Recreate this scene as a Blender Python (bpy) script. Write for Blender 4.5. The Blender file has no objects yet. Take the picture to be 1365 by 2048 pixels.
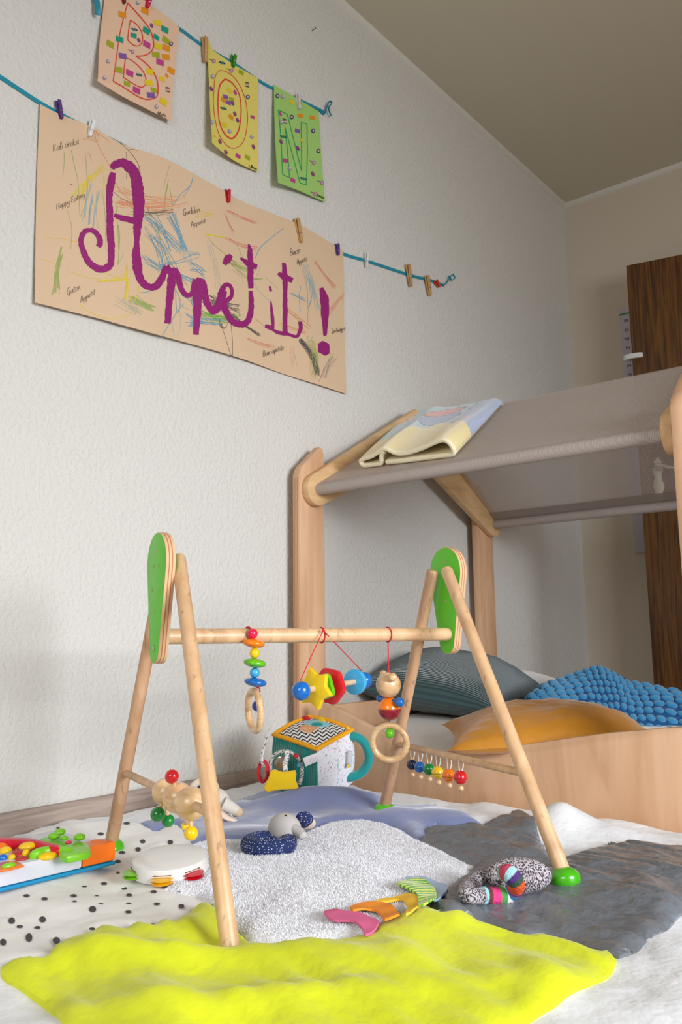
import bpy, math, random
from mathutils import Vector, Matrix, noise
from mathutils.geometry import delaunay_2d_cdt
D = bpy.data; SC = bpy.context.scene; COL = SC.collection
rnd = random.Random(7)
V = Vector

# ------------------------------------------------------------------ camera
W, H, FPX = 1365, 2048, 1683.07
CAM = V((1.5872, 0.0, 0.3822))
YAW, PIT, ROL = math.radians(-39.106), math.radians(8.674), math.radians(-0.6818)
FW = V((math.sin(YAW)*math.cos(PIT), math.cos(YAW)*math.cos(PIT), math.sin(PIT)))
_r = V((math.cos(YAW), -math.sin(YAW), 0)); _u = _r.cross(FW)
RT = _r*math.cos(ROL) + _u*math.sin(ROL); UP = -_r*math.sin(ROL) + _u*math.cos(ROL)
cd = D.cameras.new('camera'); cam = D.objects.new('camera', cd); COL.objects.link(cam)
cd.sensor_fit = 'VERTICAL'; cd.sensor_height = 36; cd.sensor_width = 24; cd.lens = FPX*36/H
cd.clip_start = 0.02
m = Matrix((RT, UP, -FW)).transposed().to_4x4(); m.translation = CAM; cam.matrix_world = m
SC.camera = cam

# ------------------------------------------------------------------ light and exposure
SC.view_settings.view_transform = 'Standard'; SC.view_settings.look = 'None'
SC.view_settings.gamma = 1.0; SC.view_settings.use_curve_mapping = False
SC.view_settings.exposure = 0.22
wd = D.worlds.new('sky'); SC.world = wd; wd.use_nodes = True
wd.node_tree.nodes['Background'].inputs[0].default_value = (0.75, 0.85, 1.0, 1)
wd.node_tree.nodes['Background'].inputs[1].default_value = 1.0
def area(name, loc, target, sx, sy, power, color, spread=180):
    l = D.lights.new(name, 'AREA'); l.shape = 'RECTANGLE'; l.size = sx; l.size_y = sy
    l.energy = power; l.color = color; l.spread = math.radians(spread)
    o = D.objects.new(name, l); COL.objects.link(o); o.location = loc
    o.rotation_euler = (V(target)-V(loc)).to_track_quat('-Z', 'Y').to_euler(); return o
RX, RY0, RY1, RZ = 3.9, -1.7, 3.731, 2.5
area('window_daylight', (3.80, 0.75, 1.15), (0.0, 1.8, -0.45), 1.5, 1.3, 31, (0.93, 0.965, 1.0), 130)
area('low_wall_fill', (3.80, 0.75, 0.85), (0.0, 1.25, 0.35), 1.4, 0.6, 6.8, (0.93, 0.965, 1.0), 62)  # added narrow fill lamp, brightens the lower left wall against its top
area("back_window_daylight", (1.6, -1.62, 1.35), (0.9, 1.6, -0.7), 1.3, 1.1, 13, (0.98, 0.98, 0.96), 130)

# ------------------------------------------------------------------ pixel -> place
def ray(px, py): return FW + RT*((px-W/2)/FPX) - UP*((py-H/2)/FPX)
def at(px, py, depth): return CAM + ray(px, py)*depth
def on(px, py, ax, val):
    v = ray(px, py); return CAM + v*((val-CAM[ax])/v[ax])
def on_surf(px, py, ax, fn, n=7):
    i, j = [k for k in range(3) if k != ax]; p = on(px, py, ax, fn(0.5, 0.9) if ax == 2 else 0.01)
    for _ in range(n): p = on(px, py, ax, fn(p[i], p[j]))
    return p

# ------------------------------------------------------------------ materials
def lin(c):
    return tuple(((x/255)/12.92 if x <= 10.3 else ((x/255+0.055)/1.055)**2.4) for x in c)
MATS = {}
def mat(name, rgb, rough=0.5, bump=None, var=None, spec=0.5, sheen=0, coat=0, metal=0, alpha=None, wave=None, col=False, trans=0, emis=None):
    """rgb 0-255; bump (scale, strength, dist); var (scale, amount); wave (scale, axis, strength, distortion, colour amount)"""
    if name in MATS: return MATS[name]
    m = D.materials.new(name); m.use_nodes = True; nt = m.node_tree; N = nt.nodes; L = nt.links
    b = N['Principled BSDF']; base = lin(rgb)+(1,)
    b.inputs['Base Color'].default_value = base; b.inputs['Roughness'].default_value = rough
    b.inputs['Specular IOR Level'].default_value = spec; b.inputs['Metallic'].default_value = metal
    if sheen: b.inputs['Sheen Weight'].default_value = sheen; b.inputs['Sheen Roughness'].default_value = 0.45
    if coat: b.inputs['Coat Weight'].default_value = coat; b.inputs['Coat Roughness'].default_value = 0.08
    if trans: b.inputs['Transmission Weight'].default_value = trans
    tc = N.new('ShaderNodeTexCoord'); src = None
    if col:
        a = N.new('ShaderNodeAttribute'); a.attribute_name = 'Col'; src = a.outputs['Color']
    def mix(fac, a, bb, mode='MIX'):
        x = N.new('ShaderNodeMix'); x.data_type = 'RGBA'; x.blend_type = mode
        if hasattr(fac, 'is_linked'): L.new(fac, x.inputs[0])
        else: x.inputs[0].default_value = fac
        for s, q in ((x.inputs[6], a), (x.inputs[7], bb)):
            if hasattr(q, 'is_linked'): L.new(q, s)
            else: s.default_value = q
        return x.outputs[2]
    def nz(scale, detail=4, rough_=0.6):
        n = N.new('ShaderNodeTexNoise'); n.inputs['Scale'].default_value = scale
        n.inputs['Detail'].default_value = detail; n.inputs['Roughness'].default_value = rough_
        L.new(tc.outputs['Object'], n.inputs['Vector']); return n.outputs['Fac']
    hgt = None
    if var:
        r = N.new('ShaderNodeMapRange'); r.inputs[1].default_value = 0.35; r.inputs[2].default_value = 0.65
        L.new(nz(var[0]), r.inputs[0])
        k = var[1]; A = tuple(max(0, x*(1-k)) for x in base[:3])+(1,); Bc = tuple(min(1, x*(1+k)) for x in base[:3])+(1,)
        if src is None: src = mix(r.outputs[0], A, Bc)
        else: src = mix(r.outputs[0], mix(1.0, src, (1-k, 1-k, 1-k, 1), 'MULTIPLY'), src)
    if wave:
        wv = N.new('ShaderNodeTexWave'); wv.bands_direction = wave[1]; wv.inputs['Scale'].default_value = wave[0]
        wv.inputs['Distortion'].default_value = wave[3]; wv.inputs['Detail'].default_value = 3
        wv.inputs['Detail Scale'].default_value = 1.2
        L.new(tc.outputs['UV' if len(wave) > 5 and wave[5] == 'UV' else 'Object'], wv.inputs['Vector'])
        if wave[2]: hgt = wv.outputs['Fac']
        if wave[4]:
            A = tuple(x*(1-wave[4]) for x in base[:3])+(1,)
            src = mix(wv.outputs['Fac'], A, src if src is not None else base)
    if src is not None: L.new(src, b.inputs['Base Color'])
    if bump or hgt is not None:
        bp = N.new('ShaderNodeBump')
        if bump:
            bp.inputs['Strength'].default_value = bump[1]; bp.inputs['Distance'].default_value = bump[2]
            h = nz(bump[0], 3, 0.55)
            if hgt is not None:
                bq = N.new('ShaderNodeBump'); bq.inputs['Strength'].default_value = 1; bq.inputs['Distance'].default_value = wave[2]
                L.new(hgt, bq.inputs['Height']); L.new(bq.outputs[0], bp.inputs['Normal'])
        else:
            bp.inputs['Strength'].default_value = 1; bp.inputs['Distance'].default_value = wave[2]; h = hgt
        L.new(h, bp.inputs['Height']); L.new(bp.outputs[0], b.inputs['Normal'])
    if alpha is not None:
        if isinstance(alpha, tuple):      # crayon: (scale, threshold)
            r = N.new('ShaderNodeMapRange'); r.inputs[1].default_value = alpha[1]; r.inputs[2].default_value = alpha[1]+0.06
            r.inputs[3].default_value = 1.0; r.inputs[4].default_value = 0.0
            L.new(nz(alpha[0], 2, 0.7), r.inputs[0]); L.new(r.outputs[0], b.inputs['Alpha'])
        else: b.inputs['Alpha'].default_value = alpha
    MATS[name] = m; return m

def wood(name, rgb, dark, scale=6, rough=0.45, stretch=(1, 1, 12), flecks=0.0, knots=0, coat=0.15, dist=3.0):
    """grain runs across the axis with the smallest stretch"""
    if name in MATS: return MATS[name]
    m = D.materials.new(name); m.use_nodes = True; nt = m.node_tree; N = nt.nodes; L = nt.links
    b = N['Principled BSDF']; b.inputs['Roughness'].default_value = rough; b.inputs['Coat Weight'].default_value = coat
    b.inputs['Coat Roughness'].default_value = 0.3
    tc = N.new('ShaderNodeTexCoord'); mp = N.new('ShaderNodeMapping'); mp.inputs['Scale'].default_value = stretch
    L.new(tc.outputs['Object'], mp.inputs[0])
    n = N.new('ShaderNodeTexNoise'); n.inputs['Scale'].default_value = scale; n.inputs['Detail'].default_value = 6
    n.inputs['Distortion'].default_value = dist*0.3; L.new(mp.outputs[0], n.inputs[0])
    cr = N.new('ShaderNodeValToRGB'); cr.color_ramp.elements[0].position = 0.36; cr.color_ramp.elements[1].position = 0.62
    cr.color_ramp.elements[0].color = lin(dark)+(1,); cr.color_ramp.elements[1].color = lin(rgb)+(1,)
    L.new(n.outputs['Fac'], cr.inputs[0]); out = cr.outputs[0]
    if flecks:
        n2 = N.new('ShaderNodeTexNoise'); n2.inputs['Scale'].default_value = 110; mp2 = N.new('ShaderNodeMapping')
        mp2.inputs['Scale'].default_value = (1, 1, 0.35) if stretch[2] < 1 else (0.35, 1, 1); L.new(tc.outputs['Object'], mp2.inputs[0]); L.new(mp2.outputs[0], n2.inputs[0])
        r = N.new('ShaderNodeMapRange'); r.inputs[1].default_value = 0.63; r.inputs[2].default_value = 0.72; r.inputs[4].default_value = flecks
        L.new(n2.outputs['Fac'], r.inputs[0]); x = N.new('ShaderNodeMix'); x.data_type = 'RGBA'
        L.new(r.outputs[0], x.inputs[0]); L.new(out, x.inputs[6]); x.inputs[7].default_value = lin(tuple(c*0.62 for c in dark))+(1,); out = x.outputs[2]
    L.new(out, b.inputs['Base Color']); MATS[name] = m; return m

# ------------------------------------------------------------------ mesh building
def frame(n, up=V((0, 0, 1))):
    n = n.normalized()
    if abs(n.dot(up)) > 0.98: up = V((0, 1, 0))
    a = up.cross(n).normalized(); return a, n.cross(a), n     # x, y, n
class MB:
    def __init__(s): s.v = []; s.f = []; s.c = []; s.uv = None; s.mi = []
    def add(s, vs, fs, c=None, mi=0):
        o = len(s.v); s.v += [V(x) for x in vs]; s.f += [[o+i for i in f] for f in fs]; s.mi += [mi]*len(fs)
        if c is not None: s.c += (list(c) if isinstance(c, list) else [c]*len(vs))
        return s
    def grid(s, fn, nu, nv, cu=False, cv=False, cf=None, mi=0):
        vs = []; cs = [] if cf else None
        for i in range(nu if cu else nu+1):
            for j in range(nv if cv else nv+1):
                vs.append(fn(i/nu, j/nv));
                if cf: cs.append(cf(i/nu, j/nv))
        n2 = nv if cv else nv+1; n1 = nu if cu else nu+1; fs = []
        for i in range(nu):
            for j in range(nv):
                a = i*n2+j; b = ((i+1) % n1)*n2+j; c = ((i+1) % n1)*n2+(j+1) % n2; d = i*n2+(j+1) % n2
                fs.append((a, b, c, d))
        return s.add(vs, fs, cs, mi)
    def lathe(s, prof, o, axis, seg=24, xs=1.0, up=V((0, 0, 1)), c=None):
        a, b, n = frame(V(axis), up); vs = []; fs = []; o = V(o)
        for r, h in prof:
            for k in range(seg):
                t = 2*math.pi*k/seg; vs.append(o+n*h+a*(r*xs*math.cos(t))+b*(r*math.sin(t)))
        for i in range(len(prof)-1):
            for k in range(seg): fs.append((i*seg+k, i*seg+(k+1) % seg, (i+1)*seg+(k+1) % seg, (i+1)*seg+k))
        fs.append(tuple(range(seg))[::-1]); fs.append(tuple(range((len(prof)-1)*seg, len(prof)*seg)))
        return s.add(vs, fs, c)
    def rod(s, a, b, r, r2=None, seg=20, bev=0.15, c=None):
        a, b = V(a), V(b); r2 = r2 or r; L = (b-a).length; e = min(bev*r*2, L*0.4)
        return s.lathe([(r*0.55, 0), (r*0.85, e*0.25), (r, e), (r2, L-e), (r2*0.85, L-e*0.25), (r2*0.55, L)], a, b-a, seg, c=c)
    def ball(s, c, r, seg=24, sc=(1, 1, 1), rot=None, col=None, axis=(0, 0, 1)):
        q = V(axis).to_track_quat('Z', 'Y').to_matrix()
        n = seg*2//3; vs = []; fs = []
        for i in range(n+1):
            t = math.pi*i/n
            for k in range(seg):
                p = 2*math.pi*k/seg; w = V((math.sin(t)*math.cos(p)*sc[0], math.sin(t)*math.sin(p)*sc[1], -math.cos(t)*sc[2]))*r
                if rot: w = rot @ w
                vs.append(V(c)+q @ w)
        for i in range(n):
            for k in range(seg): fs.append((i*seg+k, i*seg+(k+1) % seg, (i+1)*seg+(k+1) % seg, (i+1)*seg+k))
        return s.add(vs, fs, col)
    def torus(s, c, n, R, r, seg=48, seg2=16, sx=1, flat=1, col=None, up=V((0, 0, 1))):
        a, b, n = frame(V(n), up); c = V(c)
        def fn(u, v):
            t = 2*math.pi*u; p = 2*math.pi*v; d = a*math.cos(t)*sx+b*math.sin(t)
            return c+d*(R)+d.normalized()*(r*math.cos(p))+n*(r*flat*math.sin(p))
        return s.grid(fn, seg, seg2, True, True, (lambda u, v: col) if col else None)
    def prism(s, poly, o, ux, uy, n, t, bev=0.001, c=None):
        """poly in (ux,uy), extruded t along n from o, edges rounded by bev"""
        o = V(o); P = [V(p).to_2d() if len(p) > 2 else V(p) for p in poly]; k = len(P)
        ar = sum(P[i].x*P[(i+1) % k].y-P[(i+1) % k].x*P[i].y for i in range(k))
        if ar < 0: P = P[::-1]
        def ins(e):
            out = []
            for i in range(k):
                d1 = (P[i]-P[i-1]); d2 = (P[(i+1) % k]-P[i])
                n1 = V((-d1.y, d1.x)).normalized(); n2 = V((-d2.y, d2.x)).normalized()
                q = (n1+n2); q = q.normalized() if q.length > 1e-6 else n1
                out.append(P[i]+q*(e/max(0.4, q.dot(n1))))
            return out
        rings = [(0, bev), (bev*0.3, bev*0.3), (bev, 0), (t-bev, 0), (t-bev*0.3, bev*0.3), (t, bev)]
        vs = []; fs = []
        for h, e in rings: vs += [o+ux*p.x+uy*p.y+n*h for p in ins(e)]
        for i in range(len(rings)-1):
            for q in range(k): fs.append((i*k+q, i*k+(q+1) % k, (i+1)*k+(q+1) % k, (i+1)*k+q))
        fs.append(tuple(range(k))[::-1]); fs.append(tuple(range((len(rings)-1)*k, len(rings)*k)))
        return s.add(vs, fs, c)
    def box(s, c, size, R=None, bev=0.002, col=None):
        R = R or Matrix.Identity(3); x, y, z = R.col[0].copy(), R.col[1].copy(), R.col[2].copy()
        a, b, h = size; bev = min(bev, min(size)*0.3)
        return s.prism([(-a/2, -b/2), (a/2, -b/2), (a/2, b/2), (-a/2, b/2)], V(c)-z*(h/2), x, y, z, h, bev, col)
    def sweep(s, pts, rad, seg=12, closed=False, flat=1.0, c=None, cf=None, up=V((0, 0, 1))):
        pts = [V(p) for p in pts]; n = len(pts); rad = rad if isinstance(rad, list) else [rad]*n
        T = []
        for i in range(n):
            a = pts[(i-1) % n] if closed or i > 0 else pts[i]; b = pts[(i+1) % n] if closed or i < n-1 else pts[i]
            T.append((b-a).normalized())
        a0 = up.cross(T[0]); a0 = a0.normalized() if a0.length > 1e-3 else V((1, 0, 0)); vs = []; fs = []; cs = [] if (cf or c is not None) else None
        A = a0
        for i in range(n):
            A = (A-T[i]*A.dot(T[i])).normalized(); B = T[i].cross(A)
            for k in range(seg):
                t = 2*math.pi*k/seg; vs.append(pts[i]+A*(rad[i]*math.cos(t))+B*(rad[i]*flat*math.sin(t)))
                if cf: cs.append(cf(i/(n-1), k/seg))
                elif c is not None: cs.append(c)
        for i in range(n if closed else n-1):
            j = (i+1) % n
            for k in range(seg): fs.append((i*seg+k, i*seg+(k+1) % seg, j*seg+(k+1) % seg, j*seg+k))
        if not closed: fs.append(tuple(range(seg))[::-1]); fs.append(tuple(range((n-1)*seg, n*seg)))
        return s.add(vs, fs, cs)
    def build(s, name, mats, parent=None, smooth=True, loc=None, angle=40):
        org = parent.matrix_world.translation.copy() if parent else (V(loc) if loc else V((0, 0, 0)))
        me = D.meshes.new(name); me.from_pydata([tuple(p-org) for p in s.v], [], s.f)
        mats = mats if isinstance(mats, (list, tuple)) else [mats]
        for q in mats: me.materials.append(q)
        if len(mats) > 1: me.polygons.foreach_set('material_index', s.mi)
        if s.c and len(s.c) == len(s.v):
            ca = me.color_attributes.new('Col', 'FLOAT_COLOR', 'POINT')
            ca.data.foreach_set('color', [x for c in s.c for x in (*lin(c[:3]), 1)])
        if s.uv:
            ul = me.uv_layers.new(name='UVMap')
            for l in me.loops: ul.data[l.index].uv = s.uv[l.vertex_index]
        me.update(); me.validate()
        if smooth:
            me.polygons.foreach_set('use_smooth', [True]*len(me.polygons)); me.set_sharp_from_angle(angle=math.radians(angle))
        o = D.objects.new(name, me); COL.objects.link(o)
        if parent:
            o.parent = parent
            # a part of a part: keep its world place
        else: o.location = org; o.matrix_world = Matrix.Translation(org)
        WORLD[o.name] = org.copy(); o['_o'] = 0; del o['_o']
        return o
WORLD = {}
def sub(name, mb, mats, parentpart, **k):
    """a part whose parent is a mesh part: same origin as the thing"""
    root = parentpart
    while root.parent: root = root.parent
    o = mb.build(name, mats, root, **k); o.parent = parentpart
    if parentpart.parent is None: pass
    return o
def tag(o, label, cat, group=None, kind=None):
    if label: o['label'] = label
    if cat: o['category'] = cat
    if group: o['group'] = group
    if kind: o['kind'] = kind
    return o
def thing(name, label, cat, loc, group=None):
    o = D.objects.new(name, None); COL.objects.link(o); o.location = loc; o.empty_display_size = 0.02
    o.matrix_world = Matrix.Translation(V(loc))
    return tag(o, label, cat, group)
def struct(o): o['kind'] = 'structure'; return o
def spline(pts, n=8, closed=False):
    P = [V(p) for p in pts]; out = []; k = len(P)
    for i in range(k if closed else k-1):
        if closed: a, b, c, d = P[i-1], P[i], P[(i+1) % k], P[(i+2) % k]
        else: a, b, c, d = P[max(i-1, 0)], P[i], P[i+1], P[min(i+2, k-1)]
        for q in range(n):
            t = q/n; out.append(0.5*((2*b)+(c-a)*t+(2*a-5*b+4*c-d)*t*t+(3*b-a-3*c+d)*t**3))
    if not closed: out.append(P[-1])
    return out
def ss(a, b, x): t = max(0, min(1, (x-a)/(b-a))); return t*t*(3-2*t)
def fnz(x, y, s, z=0.0): return noise.noise(V((x*s, y*s, z)))

# ------------------------------------------------------------------ common materials
birch = wood('birch_plywood', (222, 180, 144), (204, 160, 122), 3.0, 0.5, (6, 1, 1.2), coat=0.08)
birch_v = wood('birch_plywood_upright', (220, 177, 141), (202, 158, 121), 5, 0.5, (4, 4, 0.6), coat=0.08)
birch_w = wood('birch_plywood_warm', (224, 186, 138), (202, 160, 112), 5, 0.5, (2, 0.8, 4), coat=0.1)
ply_edge = mat('plywood_edge', (222, 178, 138), 0.6)
beech = wood('oiled_beech', (224, 184, 142), (202, 160, 118), 9, 0.42, (3, 3, 0.5), flecks=0.5)
beech_dull = wood('darker_beech', (208, 166, 130), (180, 138, 104), 9, 0.5, (3, 3, 0.5), flecks=0.5)  # darker, rougher variant of the beech, used on the far legs
beech_g = wood('lacquered_beech', (232, 196, 150), (210, 166, 116), 26, 0.25, (1, 1, 4), coat=0.6)
def paint(n, c): return mat(n, c, 0.25, coat=0.5)
p_red = paint('red_lacquer', (214, 24, 38)); p_crim = paint('dark_red_lacquer', (140, 16, 38)); p_pink = paint('magenta_lacquer', (224, 20, 78))
p_or = paint('orange_lacquer', (250, 128, 10)); p_yel = paint('yellow_lacquer', (246, 200, 10)); p_gr = paint('green_lacquer', (98, 190, 20))
p_dgr = paint('dark_green_lacquer', (10, 130, 50)); p_lb = paint('light_blue_lacquer', (60, 170, 224)); p_bl = paint('blue_lacquer', (10, 104, 190))
p_nav = paint('navy_lacquer', (20, 30, 70)); p_cob = paint('cobalt_lacquer', (14, 56, 160))
green_face = mat('green_laminate', (92, 200, 20), 0.4)
red_cord = mat('red_cord', (206, 30, 50), 0.8, bump=(900, 0.5, 0.0005)); white_cord = mat('white_cord', (230, 230, 228), 0.8)
steel = mat('steel_screw', (190, 190, 192), 0.3, metal=1)
vcol = mat('printed_colour', (200, 200, 200), 0.7, col=True)
vcol_cloth = mat('printed_cloth', (200, 200, 200), 0.9, col=True, bump=(700, 0.4, 0.001), sheen=0.3)

# ------------------------------------------------------------------ setting: room shell
wallm = mat('rough_white_wallpaper', (216, 213, 208), 0.85, bump=(88, 0.85, 0.005), spec=0.2)
ceilm = mat('painted_ceiling', (206, 198, 178), 0.9, bump=(160, 0.2, 0.002), spec=0.2)
farm = mat('beige_wallpaper', (208, 196, 178), 0.85, bump=(110, 0.3, 0.004), spec=0.2)
backm = mat('cream_wall', (212, 184, 142), 0.9, spec=0.2)
def slab(name, x0, x1, y0, y1, z0, z1, m):
    b = MB(); b.box(((x0+x1)/2, (y0+y1)/2, (z0+z1)/2), (x1-x0, y1-y0, z1-z0), bev=0.0005); return struct(b.build(name, m, smooth=False))
slab('floor', -0.1, RX+0.1, RY0-0.1, RY1+0.1, -0.1, 0, wood('laminate_floor', (176, 158, 140), (140, 122, 106), 4, 0.5, (1, 10, 1)))
slab('ceiling', -0.1, RX+0.1, RY0-0.1, RY1+0.1, RZ, RZ+0.1, ceilm)
slab('wall_left', -0.1, 0, RY0-0.1, RY1+0.1, 0, RZ, wallm)
slab('wall_far', 0, RX, RY1, RY1+0.1, 0, RZ, farm)
wy0, wy1, wz0, wz1 = -0.05, 1.55, 0.5, 1.9
b = MB()
for (y0, y1, z0, z1) in ((RY0, RY1, 0, wz0), (RY0, RY1, wz1, RZ), (RY0, wy0, wz0, wz1), (wy1, RY1, wz0, wz1)):
    b.box((RX+0.05, (y0+y1)/2, (z0+z1)/2), (0.1, y1-y0, z1-z0), bev=0.0005)
struct(b.build('wall_right', backm, smooth=False))
bx0, bx1, bz0, bz1 = 0.9, 2.3, 0.7, 2.0
b = MB()
for (x0, x1, z0, z1) in ((0, RX, 0, bz0), (0, RX, bz1, RZ), (0, bx0, bz0, bz1), (bx1, RX, bz0, bz1)):
    b.box(((x0+x1)/2, RY0-0.05, (z0+z1)/2), (x1-x0, 0.1, z1-z0), bev=0.0005)
struct(b.build('wall_back', backm, smooth=False))
whitepl = mat('white_window_plastic', (228, 228, 226), 0.35)
def window(name, horiz, p0, p1, z0, z1, q):
    b = MB(); w = 0.06
    def bar(a0, a1, c0, c1):
        if horiz: b.box(((a0+a1)/2, q, (c0+c1)/2), (a1-a0, 0.06, c1-c0), bev=0.004)
        else: b.box((q, (a0+a1)/2, (c0+c1)/2), (0.06, a1-a0, c1-c0), bev=0.004)
    bar(p0, p1, z0, z0+w); bar(p0, p1, z1-w, z1); bar(p0, p0+w, z0+w, z1-w); bar(p1-w, p1, z0+w, z1-w)
    bar((p0+p1)/2-w/2, (p0+p1)/2+w/2, z0+w, z1-w); return struct(b.build(name, whitepl))
window('window_1', False, wy0, wy1, wz0, wz1, RX+0.05); window('window_2', True, bx0, bx1, bz0, bz1, RY0-0.05)
# ceiling moulding, baseboard
mould = mat('white_cove_strip', (226, 222, 212), 0.7)
def trim(name, a, b_, d):
    b = MB(); a, b_ = V(a), V(b_); u = (b_-a); L = u.length
    b.prism([(0, 0), (0.019, 0), (0.019, -0.004), (0.006, -0.017), (0, -0.019)], a, V(d), V((0, 0, 1)), u.normalized(), L, 0.0004)
    return struct(b.build(name, mould))
trim('trim_1', (0, RY0, RZ), (0, RY1, RZ), (1, 0, 0)); trim('trim_2', (0, RY1, RZ), (RX, RY1, RZ), (0, -1, 0))
basew = wood('grey_oak_baseboard', (178, 160, 148), (148, 130, 120), 5, 0.55, (1, 0.8, 14), coat=0)
b = MB(); b.box((0.0075, (RY0+RY1)/2, 0.03), (0.015, RY1-RY0, 0.06), bev=0.003); struct(b.build('baseboard_left', basew))
b = MB(); b.box((RX/2, RY1-0.0075, 0.03), (RX-0.04, 0.015, 0.06), bev=0.003); struct(b.build('baseboard_far', basew))

# ------------------------------------------------------------------ duvet on the floor and the height function
PUFFS = []
def puff(px, py, z, sx, sy, h, ang=0):
    p = on(px, py, 2, z); PUFFS.append((p.x, p.y, sx, sy, h, math.cos(ang), math.sin(ang)))
puff(640, 1600, 0.050, 0.15, 0.045, 0.036, 0.6); puff(1120, 1640, 0.05, 0.05, 0.06, 0.04, 0)
puff(330, 1942, 0.03, 0.22, 0.028, 0.016, 0.68); puff(760, 1965, 0.03, 0.16, 0.04, 0.012, 0.45); puff(1010, 1885, 0.03, 0.12, 0.03, 0.012, 0.1); puff(560, 2030, 0.03, 0.25, 0.03, 0.012, 0.8)
puff(1220, 1655, 0.04, 0.12, 0.05, 0.014, 0); puff(90, 1665, 0.04, 0.05, 0.12, 0.010, 0.2); puff(860, 1625, 0.045, 0.16, 0.05, 0.014, 0.4)
puff(1320, 1850, 0.04, 0.05, 0.14, 0.012, 0.5); puff(300, 1900, 0.03, 0.05, 0.10, 0.012, 0.3); puff(880, 1840, 0.04, 0.04, 0.08, 0.010, 0.3)
DX0, DX1, DY0, DY1 = 0.022, 1.78, 0.12, 1.684
def HT(x, y):
    h = 0.026+0.011*fnz(x, y, 4.2, 3)+0.006*fnz(x, y*1.3, 9.5, 7)
    q = x*0.8+y*0.6
    h += 0.0035*abs(fnz(q, x*0.35-y*0.5, 15, 1))
    for cx, cy, sx, sy, a, c, s_ in PUFFS:
        dx, dy = x-cx, y-cy; u = (dx*c+dy*s_)/sx; v = (-dx*s_+dy*c)/sy; r = u*u+v*v
        if r < 9: h += a*math.exp(-r)
    return max(h, 0.008)
def duvet_z(x, y):
    e = min(x-DX0, DX1-x, y-DY0, DY1-y); k = math.sqrt(max(0, min(1, e/0.035)))
    w = 0.0055*abs(fnz(x*0.7+y, y*0.4-x*0.6, 13, 5))+0.0015*abs(fnz(x*.4+y, y*.3, 34, 2))
    return 0.002+(HT(x, y)+w)*k
duv = mat('white_cotton_duvet', (232, 233, 236), 0.85, bump=(36, 0.5, 0.007), sheen=0.1)
b = MB(); b.grid(lambda u, v: V((DX0+u*(DX1-DX0), DY0+v*(DY1-DY0), duvet_z(DX0+u*(DX1-DX0), DY0+v*(DY1-DY0)))), 250, 225)
tag(b.build('duvet', duv), 'white cotton duvet spread over the whole floor beneath the patchwork blanket', 'duvet')

# ------------------------------------------------------------------ patchwork play blanket
def inside(p, poly):
    r = False; x, y = p; j = len(poly)-1
    for i in range(len(poly)):
        xi, yi = poly[i]; xj, yj = poly[j]
        if (yi > y) != (yj > y) and x < (xj-xi)*(y-yi)/(yj-yi)+xi: r = not r
        j = i
    return r
def dseg(p, poly):
    best = 9
    for i in range(len(poly)):
        a = poly[i-1]; b = poly[i]; dx, dy = b[0]-a[0], b[1]-a[1]; L = dx*dx+dy*dy+1e-12
        t = max(0, min(1, ((p[0]-a[0])*dx+(p[1]-a[1])*dy)/L)); d = math.hypot(p[0]-a[0]-t*dx, p[1]-a[1]-t*dy)
        if d < best: best = d
    return best
def resample(poly, step):
    out = []
    for i in range(len(poly)):
        a = V(poly[i]); b = V(poly[(i+1) % len(poly)]); n = max(1, int((b-a).length/step))
        out += [tuple(a.lerp(b, k/n)) for k in range(n)]
    return out
def patch(pxs, zf, step=0.006, skirt=0.008, off=0.006, world=None, wob=0):
    poly = world or [tuple(on_surf(x, y, 2, lambda a, c: HT(a, c)+off).to_2d()) for x, y in pxs]
    sm = [tuple(p) for p in spline([V((*p, 0)).to_2d() for p in poly], 3, True)]
    sm = resample(sm, step)
    if wob: sm = [(x+wob*fnz(x, y, 60, 1), y+wob*fnz(x, y, 60, 4)) for x, y in sm]
    xs = [p[0] for p in sm]; ys = [p[1] for p in sm]; pts = list(sm); k = len(sm)
    nx = int((max(xs)-min(xs))/step); ny = int((max(ys)-min(ys))/step)
    dist = [0.0]*k
    coarse = resample(poly, 0.02) if len(poly) < 60 else poly
    for i in range(nx+1):
        for j in range(ny+1):
            p = (min(xs)+(i+0.5*(j % 2))*step, min(ys)+j*step)
            if inside(p, sm):
                d = dseg(p, coarse)
                if d > step*0.45: pts.append(p); dist.append(d)
    r = delaunay_2d_cdt([V(p) for p in pts], [(i, (i+1) % k) for i in range(k)], [], 1, 1e-6)
    vs, fs, ov = r[0], r[2], r[3]
    dd = [dist[o[0]] if o else 0.0 for o in ov]
    b = MB(); V3 = [V((p[0], p[1], zf(p[0], p[1], d))) for p, d in zip(vs, dd)]
    ff = []
    for f in fs:
        a, c, e = [vs[i] for i in f]; cr = (c[0]-a[0])*(e[1]-a[1])-(c[1]-a[1])*(e[0]-a[0]); ff.append(tuple(f) if cr > 0 else tuple(f)[::-1])
    ix = {}
    for n, o in enumerate(ov):
        for q in o:
            if q < k: ix[q] = n
    n0 = len(V3); ring = [ix[i] for i in range(k) if i in ix]
    V3 += [V((V3[i].x, V3[i].y, V3[i].z-skirt)) for i in ring]
    for i in range(len(ring)):
        j = (i+1) % len(ring); ff.append((ring[i], n0+i, n0+j, ring[j]))
    b.add(V3, ff); b.poly = sm; b.tri = (vs, fs); return b
PB = thing('play_blanket', 'patchwork play blanket of yellow, grey, blue, dotted and fleece panels spread on the duvet', 'blanket', (0.8, 1.0, 0.03))
yT = [(427, 1813), (450, 1835), (474, 1866), (500, 1884), (533, 1890), (573, 1891), (638, 1886), (688, 1876), (733, 1868), (756, 1851), (790, 1836), (821, 1823), (844, 1810), (863, 1813), (889, 1826), (927, 1828), (965, 1844), (1032, 1865), (1090, 1875), (1172, 1892), (1234, 1917)]
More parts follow.
